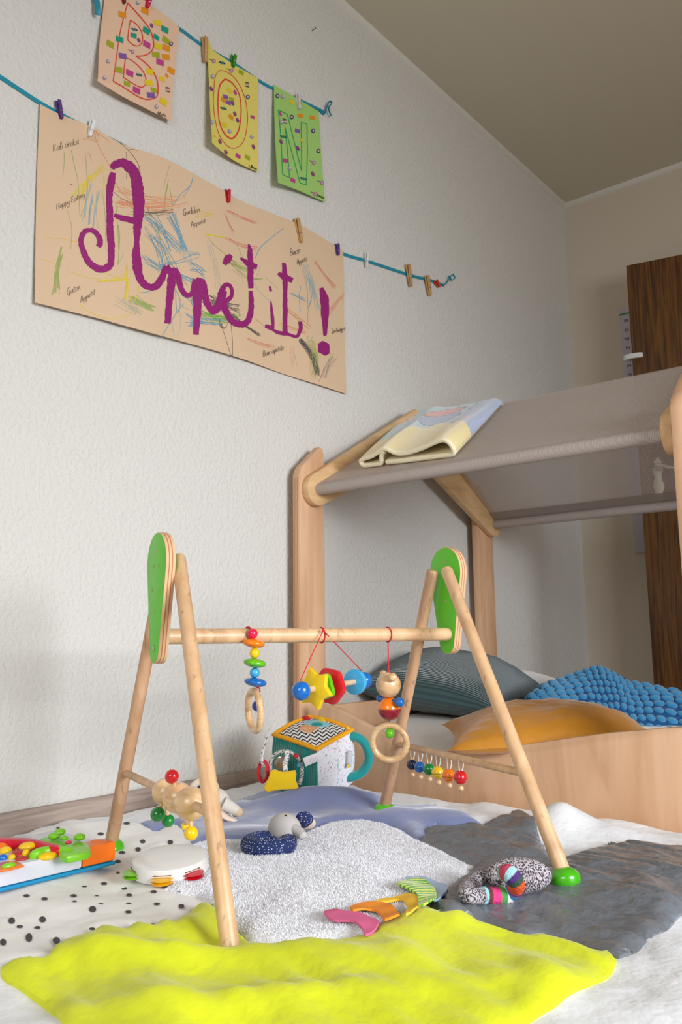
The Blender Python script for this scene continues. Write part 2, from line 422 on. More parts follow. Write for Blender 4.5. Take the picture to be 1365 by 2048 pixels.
yL = [(2, 1938), (20, 1919), (61, 1910), (98, 1910), (127, 1880), (164, 1870), (205, 1856), (246, 1859), (279, 1848), (303, 1852), (328, 1839), (353, 1843), (385, 1819), (410, 1812)]
yel_px = yL+yT+[(1172, 1964), (1098, 2010), (1048, 2045), (1000, 2080), (940, 2130), (560, 2150), (150, 2130), (127, 2043), (98, 2010), (61, 1987)]
def edge(d, w): return math.sqrt(min(1, d/w))
def z_yel(x, y, d):
    q = x*0.75-y*0.65
    return HT(x, y)+0.006+0.009*edge(d, 0.02)+0.013*fnz(x*.5+y*1.1, x*.35-y*.2, 13, 9)*ss(0, .05, d)*0.8+0.007*abs(fnz(x*.35+y*1.2, x*.3, 24, 3))
yelm = mat('yellow_plush', (216, 223, 18), 0.8, bump=(60, 0.5, 0.004), var=(6, 0.16), sheen=0.14)
patch(yel_px, z_yel, off=0.009).build('yellow_panel', yelm, PB)['label'] = 'lemon yellow plush panel at the near edge'
fl_px = [(389, 1690), (355, 1702), (320, 1735), (322, 1765), (345, 1782), (395, 1792)]+yT[:13]+[(870, 1800), (880, 1785), (905, 1772), (935, 1757), (944, 1732), (916, 1720), (878, 1701), (840, 1683), (806, 1663), (775, 1649), (726, 1641), (688, 1642), (653, 1646), (623, 1659), (600, 1675), (543, 1684), (448, 1682), (417, 1683)]
fleece = mat('white_fleece', (238, 238, 244), 0.95, bump=(260, 0.9, 0.006), var=(30, 0.04), sheen=0.5)
def z_fl(x, y, d): return HT(x, y)+0.004+0.012*edge(d, 0.015)+0.0016*fnz(x, y, 120, 1)
pb = patch(fl_px, z_fl, wob=0.003, off=0.010); flo = pb.build('fleece_panel', fleece, PB); flo['label'] = 'white long-pile fleece panel in the middle'
tb = MB(); vs2 = pb.tri[0]
for f in pb.tri[1]:
    for _ in range(5):
        a, b_, c = [pb.v[i] for i in f]; u, v_ = rnd.random(), rnd.random()
        if u+v_ > 1: u, v_ = 1-u, 1-v_
        p = a+(b_-a)*u+(c-a)*v_; t = rnd.random()*6.28; w = V((math.cos(t), math.sin(t), 0))*0.0006
        tip = p+V((rnd.uniform(-.0022, .0022), rnd.uniform(-.0022, .0022), rnd.uniform(.001, .003)))
        tb.add([p-w, p+w, tip], [(0, 1, 2)])
o = tb.build('fleece_pile', mat('fleece_fibre', (240, 240, 246), 0.95, sheen=0.3), PB, smooth=False); o['kind'] = 'stuff'
gr_px = [(863, 1646), (905, 1644), (965, 1642), (1007, 1633), (1048, 1628), (1073, 1635), (1110, 1662), (1172, 1675), (1255, 1681), (1338, 1693), (1400, 1700), (1520, 1735), (1440, 1780), (1365, 1826), (1334, 1857), (1288, 1886), (1239, 1917), (1172, 1892), (1090, 1875), (1032, 1865), (965, 1844), (927, 1829), (889, 1827), (863, 1813), (870, 1800), (880, 1786), (905, 1773), (935, 1757), (944, 1732), (916, 1720), (878, 1701), (842, 1684)]
def z_gr(x, y, d):
    w = 0.009*abs(fnz(x*.35+y*1.1, x*.5-y*.1, 14, 6))+0.006*abs(fnz(x*.3+y*1.2, x*.35-y*.1, 34, 2))+0.0025*abs(fnz(x*.4+y, x*.4, 75, 5))
    a = (x*0.35+y*0.94)*26/3.0; st = abs(a-round(a)); return HT(x, y)+0.002+0.010*edge(d, 0.02)+w-0.005*math.exp(-(st/0.05)**2)
grm = mat('grey_satin', (112, 117, 124), 0.30, bump=(24, 0.8, 0.010), sheen=0.0, spec=0.65)
patch(gr_px, z_gr, step=0.005).build('grey_panel', grm, PB)['label'] = 'crinkled dark grey satin panel with quilted seams'
bl_px = [(277, 1645), (340, 1642), (420, 1625), (467, 1604), (516, 1585), (592, 1577), (688, 1571), (726, 1579), (756, 1594), (768, 1611), (798, 1611), (859, 1609), (897, 1617), (947, 1634), (975, 1644), (905, 1645), (863, 1647), (841, 1683), (806, 1664), (775, 1650), (726, 1642), (688, 1643), (653, 1647), (623, 1660), (600, 1676), (543, 1685), (448, 1683), (417, 1684), (389, 1691), (364, 1657), (339, 1649), (307, 1661)]
def z_bl(x, y, d): return HT(x, y)+0.002+0.011*edge(d, 0.02)+0.006*abs(fnz(x*.5+y*1.2, x-y*.3, 9, 2))*ss(0, .04, d)
patch(bl_px, z_bl).build('blue_panel', mat('dusty_blue_velvet', (118, 128, 172), 0.85, bump=(55, 0.3, 0.004), var=(12, 0.05), sheen=0.5), PB)['label'] = 'dusty blue velvet panel at the far edge'
dt_px = [(277, 1645), (202, 1642), (135, 1648), (91, 1657), (20, 1690), (-60, 1740), (-160, 1850), (-60, 1905), (2, 1925)]+yL[1:]+[(427, 1813), (432, 1800), (395, 1792), (345, 1782), (322, 1765), (320, 1735), (355, 1702), (389, 1690), (364, 1657), (339, 1649), (307, 1661)]
def z_dt(x, y, d):
    w = 0.005*abs(fnz(x*.9+y*.5, y-x*.5, 10, 4))+0.003*abs(fnz(x+y*.2, y-x*.3, 22, 8)); return HT(x, y)+0.001+0.006*edge(d, 0.02)+w
dcot = mat('white_dotted_cotton', (236, 234, 230), 0.85, bump=(38, 0.3, 0.005), sheen=0.15)
dtp = patch(dt_px, z_dt); dto = dtp.build('dotted_panel', dcot, PB); dto['label'] = 'white cotton panel printed with dark grey dots'
DZ = lambda x, y: z_dt(x, y, 0.03)
dots = [(70,715,34,34),(253,708,34,32),(118,750),(223,756),(18,843,32,34),(172,815,34,44),(335,833,38,36),(547,764),(550,647,36,32),(438,567),(443,600,24,8),(158,567),(265,585),(502,512,26,8),(618,495),(736,523),(767,563),(575,567,20,6),(600,613,24,6),(765,612,28,8),(762,663),(913,543),(970,512),(1070,538),(932,616),(1078,630,30,24),(905,740,26,14),(1245,624),(1275,575),(848,245,26,20),(1012,250,28,24),(820,292,28,22),(1093,272,26,18),(715,252),(598,200),(725,310),(752,137),(708,158,14,14),(700,363),(345,165,18,10),(700,430,18,10)]
db = MB()
for dd in dots:
    w, h = (dd[2], dd[3]) if len(dd) > 2 else (32, 15); px, py = dd[0]/2.967, 1600+dd[1]/2.967
    vs = [on_surf(px+1.15*w/5.934*math.cos(t*math.pi/8), py+1.15*h/5.934*math.sin(t*math.pi/8), 2, lambda x, y: DZ(x, y)+0.001) for t in range(16)]
    c = sum(vs, V())/16; db.add([c]+vs, [(0, i+1, (i+1) % 16+1) for i in range(16)])
o = db.build('printed_dots', mat('dark_grey_print', (72, 66, 70), 0.9), PB, smooth=False); o['kind'] = 'stuff'
# fabric tabs sewn between the fleece and the yellow panel
def tabpoly(pts): return [(440+x/2.625, 1560+y/2.625) for x, y in pts]
def z_tab(lift): return lambda x, y, d: HT(x, y)+0.018+lift+0.004*fnz(x, y, 30, 2)
for nm, pts, m_, lf in (
    ('light_blue_tab', [(978,498),(1030,490),(1090,503),(1150,525),(1202,550),(1138,608),(1110,590),(1060,560),(1020,535)], mat('light_blue_cotton', (176, 200, 232), 0.85), 0.0),
    ('yellow_tab', [(820,645),(850,628),(940,600),(1000,603),(1040,622),(1048,655),(978,702),(985,660),(962,628),(930,622),(870,640)], mat('yellow_cotton', (246, 196, 60), 0.85), 0.004),
    ('orange_tab', [(683,665),(720,650),(820,643),(880,650),(920,672),(945,712),(868,738),(850,705),(820,687),(760,680),(700,687)], mat('orange_cotton', (246, 146, 40), 0.85), 0.004),
    ('pink_tab', [(545,695),(600,674),(650,690),(740,700),(800,720),(836,746),(775,808),(758,800),(745,772),(700,745),(640,740),(580,735)], mat('pink_cotton', (222, 104, 150), 0.85), 0.004)):
    patch(tabpoly(pts), z_tab(lf), step=0.004, skirt=0.003, off=0.021).build(nm, m_, PB)
gp = patch(tabpoly([(930,545),(1020,520),(1080,533),(1120,560),(1140,612),(1100,642),(1045,657),(1040,617),(990,580)]), z_tab(0.006), step=0.0016, skirt=0.003, off=0.022)
q0 = on(440+930/2.625, 1560+545/2.625, 2, 0.05); q1 = on(440+1045/2.625, 1560+655/2.625, 2, 0.05); dr = (q1-q0).to_2d().normalized()
gp.c = [((60, 170, 40) if math.sin(((p-q0).to_2d().dot(dr)+0.0*0)*2*math.pi/0.0095+0.8*math.sin((p.x+p.y)*90)) > 0 else (226, 232, 80)) for p in gp.v]
gp.build('striped_tab', vcol_cloth, PB)['label'] = 'green and yellow striped fabric tab'

YX = V((0, 1, 0)); ZX = V((0, 0, 1)); XX = V((1, 0, 0))
# ------------------------------------------------------------------ play gym
def gz(x, y): return HT(x, y)+0.01
GL, GR = at(330, 1273, 1.32), at(907, 1268, 1.60)
bar_u = (GR-GL).normalized()
PG = thing('play_gym', 'wooden A-frame play gym with green end plates standing on the blanket', 'play gym', (0.67, 1.09, 0.02))
b = MB(); b.rod(GL-bar_u*0.004, GR+bar_u*0.002, 0.0122, seg=28, bev=0.05); b.build('top_bar', beech, PB and PG)
def plate(bar, top_px, bot_px, dep, side, nm):
    top = at(*top_px, dep); bot = at(*bot_px, dep)
    n = (bar_u-V((0, 0, 1))*0.0); n = n.normalized(); up = ZX+V((RT.x, RT.y, 0))*(0.05 if side < 0 else 0.0); up = (up-n*up.dot(n)).normalized()
    sx = up.cross(n); L = (top-bot).length; R1, R2 = 0.0485, 0.0235
    c2 = bar-up*0.014; cl = bar+up*(L-R1-R2-0.004)
    pts = []; d = (cl-c2).length; a0 = math.asin((R1-R2)/d)
    for k in range(33):
        t = -a0+(math.pi+2*a0)*k/32; pts.append((R1*math.cos(t), d+R1*math.sin(t)))
    for k in range(21):
        t = math.pi+a0+(math.pi-2*a0)*k/20; pts.append((R2*math.cos(t), R2*math.sin(t)))
    o = c2-(n*0.017 if side < 0 else n*0.002)-RT*(0.011 if side > 0 else 0.0)-up*(0.004 if side < 0 else 0)
    b = MB(); t_ = 0.0155
    b.prism(pts, o, sx, up, n, t_, 0.0008)
    for i, pl in enumerate(b.f): pass
    nf = len(b.f); b.mi = [0]*nf; k = len(pts)
    # end caps green, rim plywood
    b.mi[-1] = 1 if side > 0 else 1; b.mi[-2] = 1
    po = b.build(nm, [ply_edge, green_face], PG, angle=30)
    pb_ = MB()
    for h in (0.33, 0.66): pb_.prism([(p[0]*1.004, p[1]*1.001) for p in pts], o+n*(t_*h-0.0009), sx, up, n, 0.0018, 0.0003)
    sub('ply_line', pb_, mat('plywood_dark_layer', (176, 118, 78), 0.7), po)
    hb = MB(); face = o-n*0.0004
    holes = [(0, d+0.018), (-0.014, d-0.004), (0.014, d-0.004), (-0.019, d-0.042), (0.019, d-0.042), (0, d-0.075)] if side < 0 else [(0, d+0.02), (0, d-0.055)]
    for hx, hy in holes:
        hb = MB(); hb.lathe([(0.0028, 0), (0.0028, 0.0007)], face+sx*hx+up*hy, n, 14); sub('screw_hole', hb, mat('drilled_wood', (190, 160, 130), 0.6, metal=0.2), po)
    if side < 0:
        sb = MB(); sb.lathe([(0.0042, 0), (0.0042, 0.0012), (0.001, 0.0013)], face-n*0.0006, n, 16); sub('screw', sb, steel, po)
    return c2, up, sx, n, d
LP = plate(GL, (325, 1079), (311, 1326), 1.325, -1, 'end_plate'); RP = plate(GR, (896, 1107), (909, 1309), 1.605, 1, 'end_plate')
SINK = {'NL': 0.004, 'FL': 0.0, 'NR': 0.0, 'FR': 0.004}
feet = {'NL': ((462, 1905), 0.0), 'FL': ((222, 1690), 0.006), 'NR': ((1130, 1752), 0.014), 'FR': ((770, 1613), 0.004)}
tops = {'NL': at(357, 1113, 1.325), 'NR': at(893, 1138, 1.575), 'FR': at(866, 1140, 1.62), 'FL': at(330, 1125, 1.40)}
legs = {}
for k, (p, lf) in feet.items():
    f = on_surf(p[0], p[1], 2, lambda x, y: gz(x, y)+lf); legs[k] = (f, tops[k])
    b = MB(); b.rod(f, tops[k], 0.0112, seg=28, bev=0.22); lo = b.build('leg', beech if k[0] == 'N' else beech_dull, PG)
    fb = MB(); ax = (tops[k]-f).normalized(); fb.ball(f-V((0, 0, 0.004+SINK[k])), 0.0225, 28, (1, 1, 0.72), axis=ax+V((0, 0, 1)))
    sub('foot', fb, paint('green_foot_lacquer', (70, 176, 16)), lo)
def legat(k, py):
    f, t = legs[k]; lo, hi = 0.0, 1.0
    def P(p):
        d = p-CAM; return H/2-FPX*d.dot(UP)/d.dot(FW)
    for _ in range(40):
        mid = (lo+hi)/2
        if P(f.lerp(t, mid)) > py: lo = mid
        else: hi = mid
    return f.lerp(t, lo)
cl0, cl1 = legat('FL', 1545), legat('NL', 1628)
cr0, cr1 = legat('FR', 1488), legat('NR', 1547)
b = MB(); b.rod(cl0, cl1, 0.0062, seg=18); b.build('crossbar', beech, PG)
b = MB(); b.rod(cr0, cr1, 0.0062, seg=18); b.build('crossbar', beech, PG)
def lineat(a, b_, px):
    best = None
    for i in range(401):
        p = a.lerp(b_, i/400); d = p-CAM; x = W/2+FPX*d.dot(RT)/d.dot(FW)
        if best is None or abs(x-px) < best[0]: best = (abs(x-px), p, d.dot(FW))
    return best[1], best[2]
# hanging toy of stacked beads
def P2(ox, oy, s, x, y, dep): return at(ox+x/s, oy+y/s, dep)
q = lambda x, y, d=1.375: P2(460, 1230, 4.55, x, y, d)
T = thing('bead_string_toy', 'stacked wooden beads with a ring hanging from the top bar, showing orange and green discs', 'toy', q(222, 1080))
cam_r = RT
for nm, (x, y), r, m_, disc in (('bead', (208, 170), 0.0084, p_pink, 0), ('disc_bead', (217, 257), 0.0185, p_or, 1), ('bead', (226, 347), 0.0084, p_yel, 0), ('disc_bead', (227, 437), 0.0188, p_gr, 1),
                          ('bead', (227, 525), 0.0083, p_lb, 0), ('disc_bead', (233, 612), 0.0186, p_bl, 1), ('bead', (250, 828), 0.0088, p_cob, 0)):
    b = MB(); b.ball(q(x, y), r, 28, (1, 1, 0.40 if disc else 1), axis=V((0.1, 0.12, 1))); b.build(nm, m_, T)
b = MB(); rn = (RT*0.90+FW*0.42); b.torus(q(222, 870), rn, 0.0318, 0.0057, 56, 16); b.build('ring', beech_g, T)
b = MB(); b.sweep(spline([q(140, 120, 1.39), q(170, 108, 1.385), q(195, 130, 1.38), q(208, 180), q(226, 400), q(235, 640), q(262, 660), q(275, 690), q(262, 740), q(250, 790)], 5), 0.0011, 6); b.build('cord', red_cord, T)
b = MB(); gp0, _ = lineat(GL, GR, 497); b.torus(gp0, bar_u, 0.0133, 0.0011, 32, 6); b.build('cord_loop', red_cord, T)
# rod toy
q2 = lambda x, y, d: P2(460, 1230, 4.55, x, y, d)
A0, A1 = q2(650, 690, 1.375), q2(1222, 595, 1.53); ax = (A1-A0).normalized(); LL = (A1-A0).length
T = thing('rod_rattle_toy', 'wooden rod toy with blue end balls and yellow star hung by two cords', 'toy', A0.lerp(A1, .5))
b = MB(); b.rod(A0, A1, 0.0052, seg=16); b.build('dowel', beech_g, T)
for p, r in ((A0, 0.0156), (A1, 0.0150)): b = MB(); b.ball(p, r, 28); b.build('end_ball', p_bl, T)
fa, fb_, fn_ = frame(ax)
def ngon(R, n, ph=0, star=None, rnd_=0):
    out = []
    for i in range(n*(2 if star else 1)):
        r = R if (not star or i % 2 == 0) else R*star; t = ph+2*math.pi*i/(n*(2 if star else 1)); out.append((r*math.cos(t), r*math.sin(t)))
    return out
def rounded(poly, k=0.3, n=4):
    out = []
    for i in range(len(poly)):
        p0, p1, p2 = V(poly[i-1]), V(poly[i]), V(poly[(i+1) % len(poly)]); a = p1.lerp(p0, k); c = p1.lerp(p2, k)
        for j in range(n+1): t = j/n; out.append(tuple(a*(1-t)**2+p1*2*t*(1-t)+c*t*t))
    return out
def disc_on(frac, poly, th, m_, nm, bev=0.0015):
    b = MB(); b.prism(poly, A0+ax*(LL*frac-th/2), fa, fb_, ax, th, bev); return b.build(nm, m_, T)
disc_on(0.20, rounded(ngon(0.036, 6, 0.3, star=0.66), 0.12, 2), 0.010, mat('yellow_stain_wood', (244, 206, 20), 0.4, coat=0.2, wave=(60, 'X', 0, 1.5, 0.1)), 'star_disc')
disc_on(0.32, rounded(ngon(0.029, 4, 0.5), 0.25), 0.009, p_gr, 'square_disc'); disc_on(0.43, rounded(ngon(0.0335, 6, 0.2), 0.2), 0.009, p_red, 'hexagon_disc')
disc_on(0.845, ngon(0.0225, 36), 0.010, p_lb, 'round_disc')
apx = q2(850, 140, 1.44)
b = MB(); b.sweep([apx, q2(640, 600, 1.38)], 0.0009, 6); b.sweep([apx, q2(1205, 512, 1.53)], 0.0009, 6); b.ball(apx, 0.0024, 10); b.build('cord', red_cord, T)
b = MB(); gp0, _ = lineat(GL, GR, 644); b.torus(gp0, bar_u, 0.0133, 0.0011, 32, 6); b.build('cord_loop', red_cord, T)
# bear toy
q3 = lambda x, y, d=1.53: P2(700, 1080, 3.657, x, y, d)
s3 = 1.53/1683.07/3.657
T = thing('bear_figure_toy', 'little wooden bear with orange and dark red belly hanging above a ring', 'toy', q3(292, 1630))
hb = MB(); hb.ball(q3(283, 1060), 92*s3, 32); ho = hb.build('head', beech_g, T)
for (x, y, r, d) in ((245, 980, 27, 1.55), (313, 1003, 33, 1.505)): b = MB(); b.ball(q3(x, y, d), r*s3, 20); sub('ear', b, beech_g, ho)
bc = q3(290, 1235)
for lo_, m_, nm in ((False, p_or, 'upper_belly'), (True, p_crim, 'lower_belly')):
    pr = []
    for i in range(13):
        t = math.pi/2*i/12; pr.append((84*s3*math.cos(t), 84*s3*math.sin(t)))
    if lo_: pr = [(r, -h) for r, h in pr][::-1]
    b = MB(); b.lathe(pr, bc, V((0.0, 0.0, 1)), 32); b.build(nm, m_, T)
for (x, y, r, d) in ((220, 1160, 26, 1.545), (365, 1187, 35, 1.51)): b = MB(); b.ball(q3(x, y, d), r*s3, 20); b.build('hand', p_bl, T)
b = MB(); b.rod(q3(200, 1158, 1.545), q3(385, 1190, 1.508), 0.003); b.build('arm_peg', p_bl, T)
b = MB(); b.torus(q3(292, 1482), FW*0.95+RT*0.2, 0.0315, 0.0058, 56, 16); b.build('ring', beech_g, T)
b = MB(); b.ball(q3(293, 1415, 1.525), 35*s3, 20); b.build('bead', p_gr, T)
b = MB(); b.sweep([q3(280, 735, 1.53), q3(283, 900), q3(284, 970)], 0.0011, 6); b.build('cord', red_cord, T); b = MB(); b.sweep([q3(290, 1300), q3(292, 1400)], 0.0011, 6); b.build('cord', red_cord, T)
b = MB(); gp0, _ = lineat(GL, GR, 776); b.torus(gp0, bar_u, 0.0133, 0.0011, 32, 6); b.build('cord_loop', red_cord, T)
# ball spinner on left crossbar
cu = (cl1-cl0).normalized()
T = thing('peg_bead_spinner', 'three wooden balls with red, green and yellow pegs threaded on the low crossbar', 'toy', lineat(cl0, cl1, 355)[0])
q4 = lambda x, y, d: P2(180, 1480, 4.0147, x, y, d)
for (px, r, pegs) in ((331, 0.0195, (((640, 560), (545, 597), 58, p_dgr, -0.02), ((640, 580), (628, 648), 52, p_dgr, 0.0))), (356, 0.0215, (((700, 400), (658, 293), 56, p_red, -0.01),)), (382, 0.0225, (((810, 650), (812, 750), 57, p_yel, -0.01), ((780, 640), (768, 690), 36, p_yel, 0.03)))):
    c, d = lineat(cl0, cl1, px); b = MB(); b.ball(c, r, 32, axis=cu); bo = b.build('ball', beech_g, T)
    for (s_, e_, rr, m_, dd) in pegs:
        pe = q4(*e_, d+dd); b = MB(); b.rod(c.lerp(pe, 0.3), pe, 0.0032, seg=12); po = sub('peg', b, beech_g, bo)
        b = MB(); b.ball(pe, rr/4.0147*d/FPX, 24); b.build('peg_knob', m_, T)
# six bells on the right crossbar
q6 = lambda x, y, d: P2(700, 1260, 2.0526, x, y, d)
for i, (x, y, cx, cy, lx, ly, m_, cn) in enumerate(((255,553,258,594,252,482,p_nav,'navy'),(287,563,291,603,283,482,p_bl,'blue'),(325,572,329,612,318,490,p_dgr,'green'),(361,585,366,626,357,497,p_yel,'yellow'),(406,597,409,638,403,507,p_or,'orange'),(454,605,457,650,450,518,p_red,'red'))):
    c, d = lineat(cr0, cr1, 700+lx/2.0526); d -= 0.012
    T = thing('hanging_ball', cn+' wooden ball with a split lower half hanging in a row from the thin crossbar', 'toy', q6(cx, cy+12, d), 'coloured balls on the thin crossbar')
    r = (21+i*1.4)/2.0526*d/FPX; cc = q6(x, y, d)
    b = MB(); b.ball(cc, r, 24); bo = b.build('ball', m_, T)
    b = MB(); b.torus(cc-V((0, 0, r*0.15)), (0, 0, 1), r*0.985, r*0.03, 24, 6); sub('groove', b, mat('dark_groove', (40, 20, 20), 0.8), bo)
    b = MB(); b.ball(q6(cx, cy, d), (10+i*.4)/2.0526*d/FPX, 16); b.build('small_bead', beech_g, T)
    b = MB(); b.sweep(spline([q6(x-3, y-22, d), q6(lx-3, ly+16, d+.004), q6(lx, ly, d+.008), q6(lx+8, ly, c.x*0+d+.022), q6(x+12, y-50, d+.014), q6(x+5, y-22, d)], 5), 0.0009, 6); b.build('string', white_cord, T)

# ------------------------------------------------------------------ house bed
BED = thing('house_bed', 'low birch plywood house-shaped child bed with a taupe mesh roof against the wall', 'bed', (0.55, 2.2, 0.0))
TY, TZ, SL = 1.76, 0.80, 0.57; RYD, RZD = 2.26, 0.80+0.5*0.57
YX = V((0, 1, 0)); ZX = V((0, 0, 1)); XX = V((1, 0, 0))
def rafter_poly(y0, y1):
    """from tube axis (y0,TZ) to the apex y1; tapered board in the yz plane"""
    s_ = 1 if y1 > y0 else -1; R = 0.046; pts = []
    for k in range(15):
        t = math.radians(119+ (301-119)*k/14); pts.append((y0+s_*R*math.cos(t)*1.0, TZ+R*math.sin(t)))
    pts += [(y1, RZD-0.105), (y1, RZD+0.052)]
    return pts
for x0, lab in ((0.054, 0), (1.036, 1)):
    for y0 in (TY, 2*RYD-TY):
        b = MB(); b.prism(rafter_poly(y0, RYD+(0.0 if y0 == TY else 0.0)), (x0, 0, 0), YX, ZX, XX, 0.024, 0.003); b.build('rafter', birch_w, BED)
for x0 in (0.028, 1.062):
    for y0, y1, flip in ((1.705, 1.812, 0), (2.676, 2.786, 1)):
        zt0, zt1 = (0.868, 0.932) if not flip else (0.932, 0.868)
        pl = [(y0, 0.0), (y1, 0.0), (y1, zt1-0.02), (y1-0.006, zt1-0.004), (y1-0.018, zt1), (y0+0.03, zt0+0.012), (y0+0.01, zt0-0.006), (y0, zt0-0.03)]
        b = MB(); b.prism(pl, (x0, 0, 0), YX, ZX, XX, 0.026, 0.003); b.build('post', birch_v, BED)
        if x0 < .5 and not flip:
            b = MB()
            for dx in (0.007, 0.013, 0.019): b.box((x0+dx, y0-0.0001, 0.43), (0.0012, 0.0008, 0.80), bev=0.0001)
            b.build('ply_layer', mat('plywood_dark_layer', (176, 118, 78), 0.7), BED)
# near side board with wavy top
brd = [(0.056, 0.0), (1.09, 0.0), (1.09, 0.212)]
for p in [(1365,1455),(1330,1456),(1290,1460),(1220,1466),(1150,1475),(1080,1485),(1000,1496),(950,1502),(900,1506),(860,1503),(820,1493),(780,1475),(740,1455),(700,1432),(670,1416),(640,1408)]:
    w_ = on(p[0], p[1], 1, 1.694); brd.append((max(0.056, w_.x), w_.z))
b = MB(); b.prism(brd, (0, 1.72, 0), XX, ZX, -YX, 0.024, 0.003); b.build('side_board', birch, BED)
b = MB(); b.prism([(x, z) for x, z in brd], (0, 2.805, 0), XX, ZX, -YX, 0.02, 0.003); b.build('side_board', birch, BED)
b = MB(); b.box((0.068, 2.245, 0.105), (0.022, 0.87, 0.205), bev=0.004); b.build('head_board', birch, BED)
b = MB(); b.box((1.052, 2.245, 0.09), (0.018, 0.87, 0.18), bev=0.004); b.build('foot_board', birch, BED)
# mesh roof: sleeves on tubes and two slopes
def mesh_fabric(name, rgb, al):
    m = mat(name, rgb, 0.75, bump=(500, 0.2, 0.001)); nt = m.node_tree; N = nt.nodes; L = nt.links; b_ = N['Principled BSDF']
    tc = N.new('ShaderNodeTexCoord'); mp = N.new('ShaderNodeMapping'); mp.inputs['Rotation'].default_value = (0, 0, 0)
    L.new(tc.outputs['UV'], mp.inputs[0]); ck = N.new('ShaderNodeTexBrick'); ck.offset = 0.0
    ck.inputs['Scale'].default_value = 1.0; ck.inputs['Brick Width'].default_value = 0.0034; ck.inputs['Row Height'].default_value = 0.0034; ck.inputs['Mortar Size'].default_value = 0.0007
    ck.inputs['Mortar Smooth'].default_value = 0.3
    L.new(mp.outputs[0], ck.inputs[0]); r = N.new('ShaderNodeMapRange'); r.inputs[3].default_value = al; r.inputs[4].default_value = 1.0
    L.new(ck.outputs['Fac'], r.inputs[0]); L.new(r.outputs[0], b_.inputs['Alpha']); return m
taupe = mesh_fabric('taupe_mesh_cloth', (198, 186, 180), 0.22)
RC = 0.0165
for y0, sgn in ((TY, 1), (2*RYD-TY, -1)):
    b = MB(); X0, X1 = 0.079, 1.036; n_ = V((0, -SL*sgn, 1)).normalized()
    prof = []
    dirv = V((0, sgn, SL)).normalized(); top0 = V((0, y0, TZ))+n_*RC; top1 = V((0, RYD, RZD))+n_*0.012
    L_ = (top1-top0).length
    def fn(u, v):
        if v < 0.4:                                  # round the tube
            t = v/0.4*math.radians(330); a = -n_; ang = t
            c = V((0, y0, TZ)); d1 = V((0, -sgn, -SL)).normalized()
            start = math.radians(-60); th = start+t
            # angle measured from n_ going back
            th2 = math.radians(330)-t
            p = c+n_*(RC*math.cos(th2))+d1*(RC*math.sin(th2)); p.x = X0+u*(X1-X0); return p
        w = (v-0.4)/0.6; p = top0.lerp(top1, w); sag = 0.006*math.sin(math.pi*w)*math.sin(math.pi*u); p = p-n_*sag; p.x = X0+u*(X1-X0)+(0.02*w*(1-u) if True else 0); return p
    nu, nv = 40, 60; b.grid(fn, nu, nv); b.uv = [(i/nu*(X1-X0), (j/nv)*0.7) for i in range(nu+1) for j in range(nv+1)]
    o = b.build('roof_cloth', taupe, BED)
    hw = 0.030 if sgn > 0 else 0.055; b = MB()
    def hf(u, v):
        p = top0.lerp(top1, v*hw/L_+0.0)-n_*0.004; p.x = X0+0.002+u*(X1-X0-0.004); return p
    b.grid(hf, 30, 3); b.uv = [(i/30*(X1-X0)+.0017, (j/3)*hw+.0017) for i in range(31) for j in range(4)]
    b.build('roof_hem', mesh_fabric('taupe_double_cloth', (160, 146, 138), 0.75), BED)
    b = MB(); b.rod((0.077, y0, TZ), (1.04, y0, TZ), 0.0135); b.build('roof_tube', mat('taupe_sleeve_core', (176, 164, 156), .8), BED)
# mattress and bedding
def sheet_z(x, y):
    e = min(x-0.085, 1.036-x, y-1.728, 2.77-y); k = math.sqrt(max(0, min(1, e/0.03)))
    return 0.05+k*(0.066+0.045*ss(1.73, 2.15, y)+0.006*fnz(x, y, 5, 2)+0.0012*fnz(x, y, 90, 2))
terry = mat('grey_white_terry', (238, 235, 231), 0.95, bump=(240, 0.8, 0.004), sheen=0.4)
b = MB()
b.grid(lambda u, v: V((0.085+u*0.951, 1.728+v*1.042, sheet_z(0.085+u*0.951, 1.728+v*1.042))), 90, 100)
b.box((0.56, 2.249, 0.028), (0.945, 1.035, 0.05), bev=0.01)
tag(b.build('mattress', terry), 'mattress under a light grey terry sheet inside the plywood bed', 'mattress')
def pillow(name, label, cat, c, u, v, n, a, b_, t, m_, nn=44, sag=0.0, crn=0.10, wr=0.01, seed=1, pw=0.42, piping=None):
    u, v, n = u.normalized(), v.normalized(), n.normalized(); B = MB(); uv = []
    for sg in (1, -1):
        def fn(p, q_):
            x, y = p*2-1, q_*2-1
            k = (max(0, (1-x*x))*max(0, (1-y*y)))**pw
            px_ = x*(1-crn*(1-abs(y))*0.0-crn*(1-y*y)*abs(x)**3); py_ = y*(1-crn*(1-x*x)*abs(y)**3)
            h = t*k*(1 if sg > 0 else 0.55)+wr*k*fnz(x, y, 1.7, seed)+wr*0.4*(k**.5)*abs(fnz(x, y, 5, seed+2))
            return V(c)+u*(px_*a)+v*(py_*b_)+n*(sg*h-sag*(x*x+y*y)*0.5)
        B.grid(fn, nn, nn); uv += [((i/nn)*a*2, (j/nn)*b_*2) for i in range(nn+1) for j in range(nn+1)]
    B.uv = uv; return tag(B.build(name, m_, loc=V(c)), label, cat)
cL, cF, cR = at(714, 1378, 2.50), at(985, 1424, 2.26), at(1080, 1374, 2.62)
teal = mat('teal_corduroy', (62, 92, 98), 0.9, wave=(62, 'Y', 0.003, 0.1, 0.35, 'UV'), sheen=0.5)
pillow('pillow', 'light grey terry pillow lying behind the dark teal cushion', 'pillow', at(1010, 1383, 2.72), V((0.9, 0.4, -0.12)), V((-0.4, 0.9, 0.15)), V((0.1, -0.2, 1)), 0.25, 0.2, 0.06, terry, seed=4)
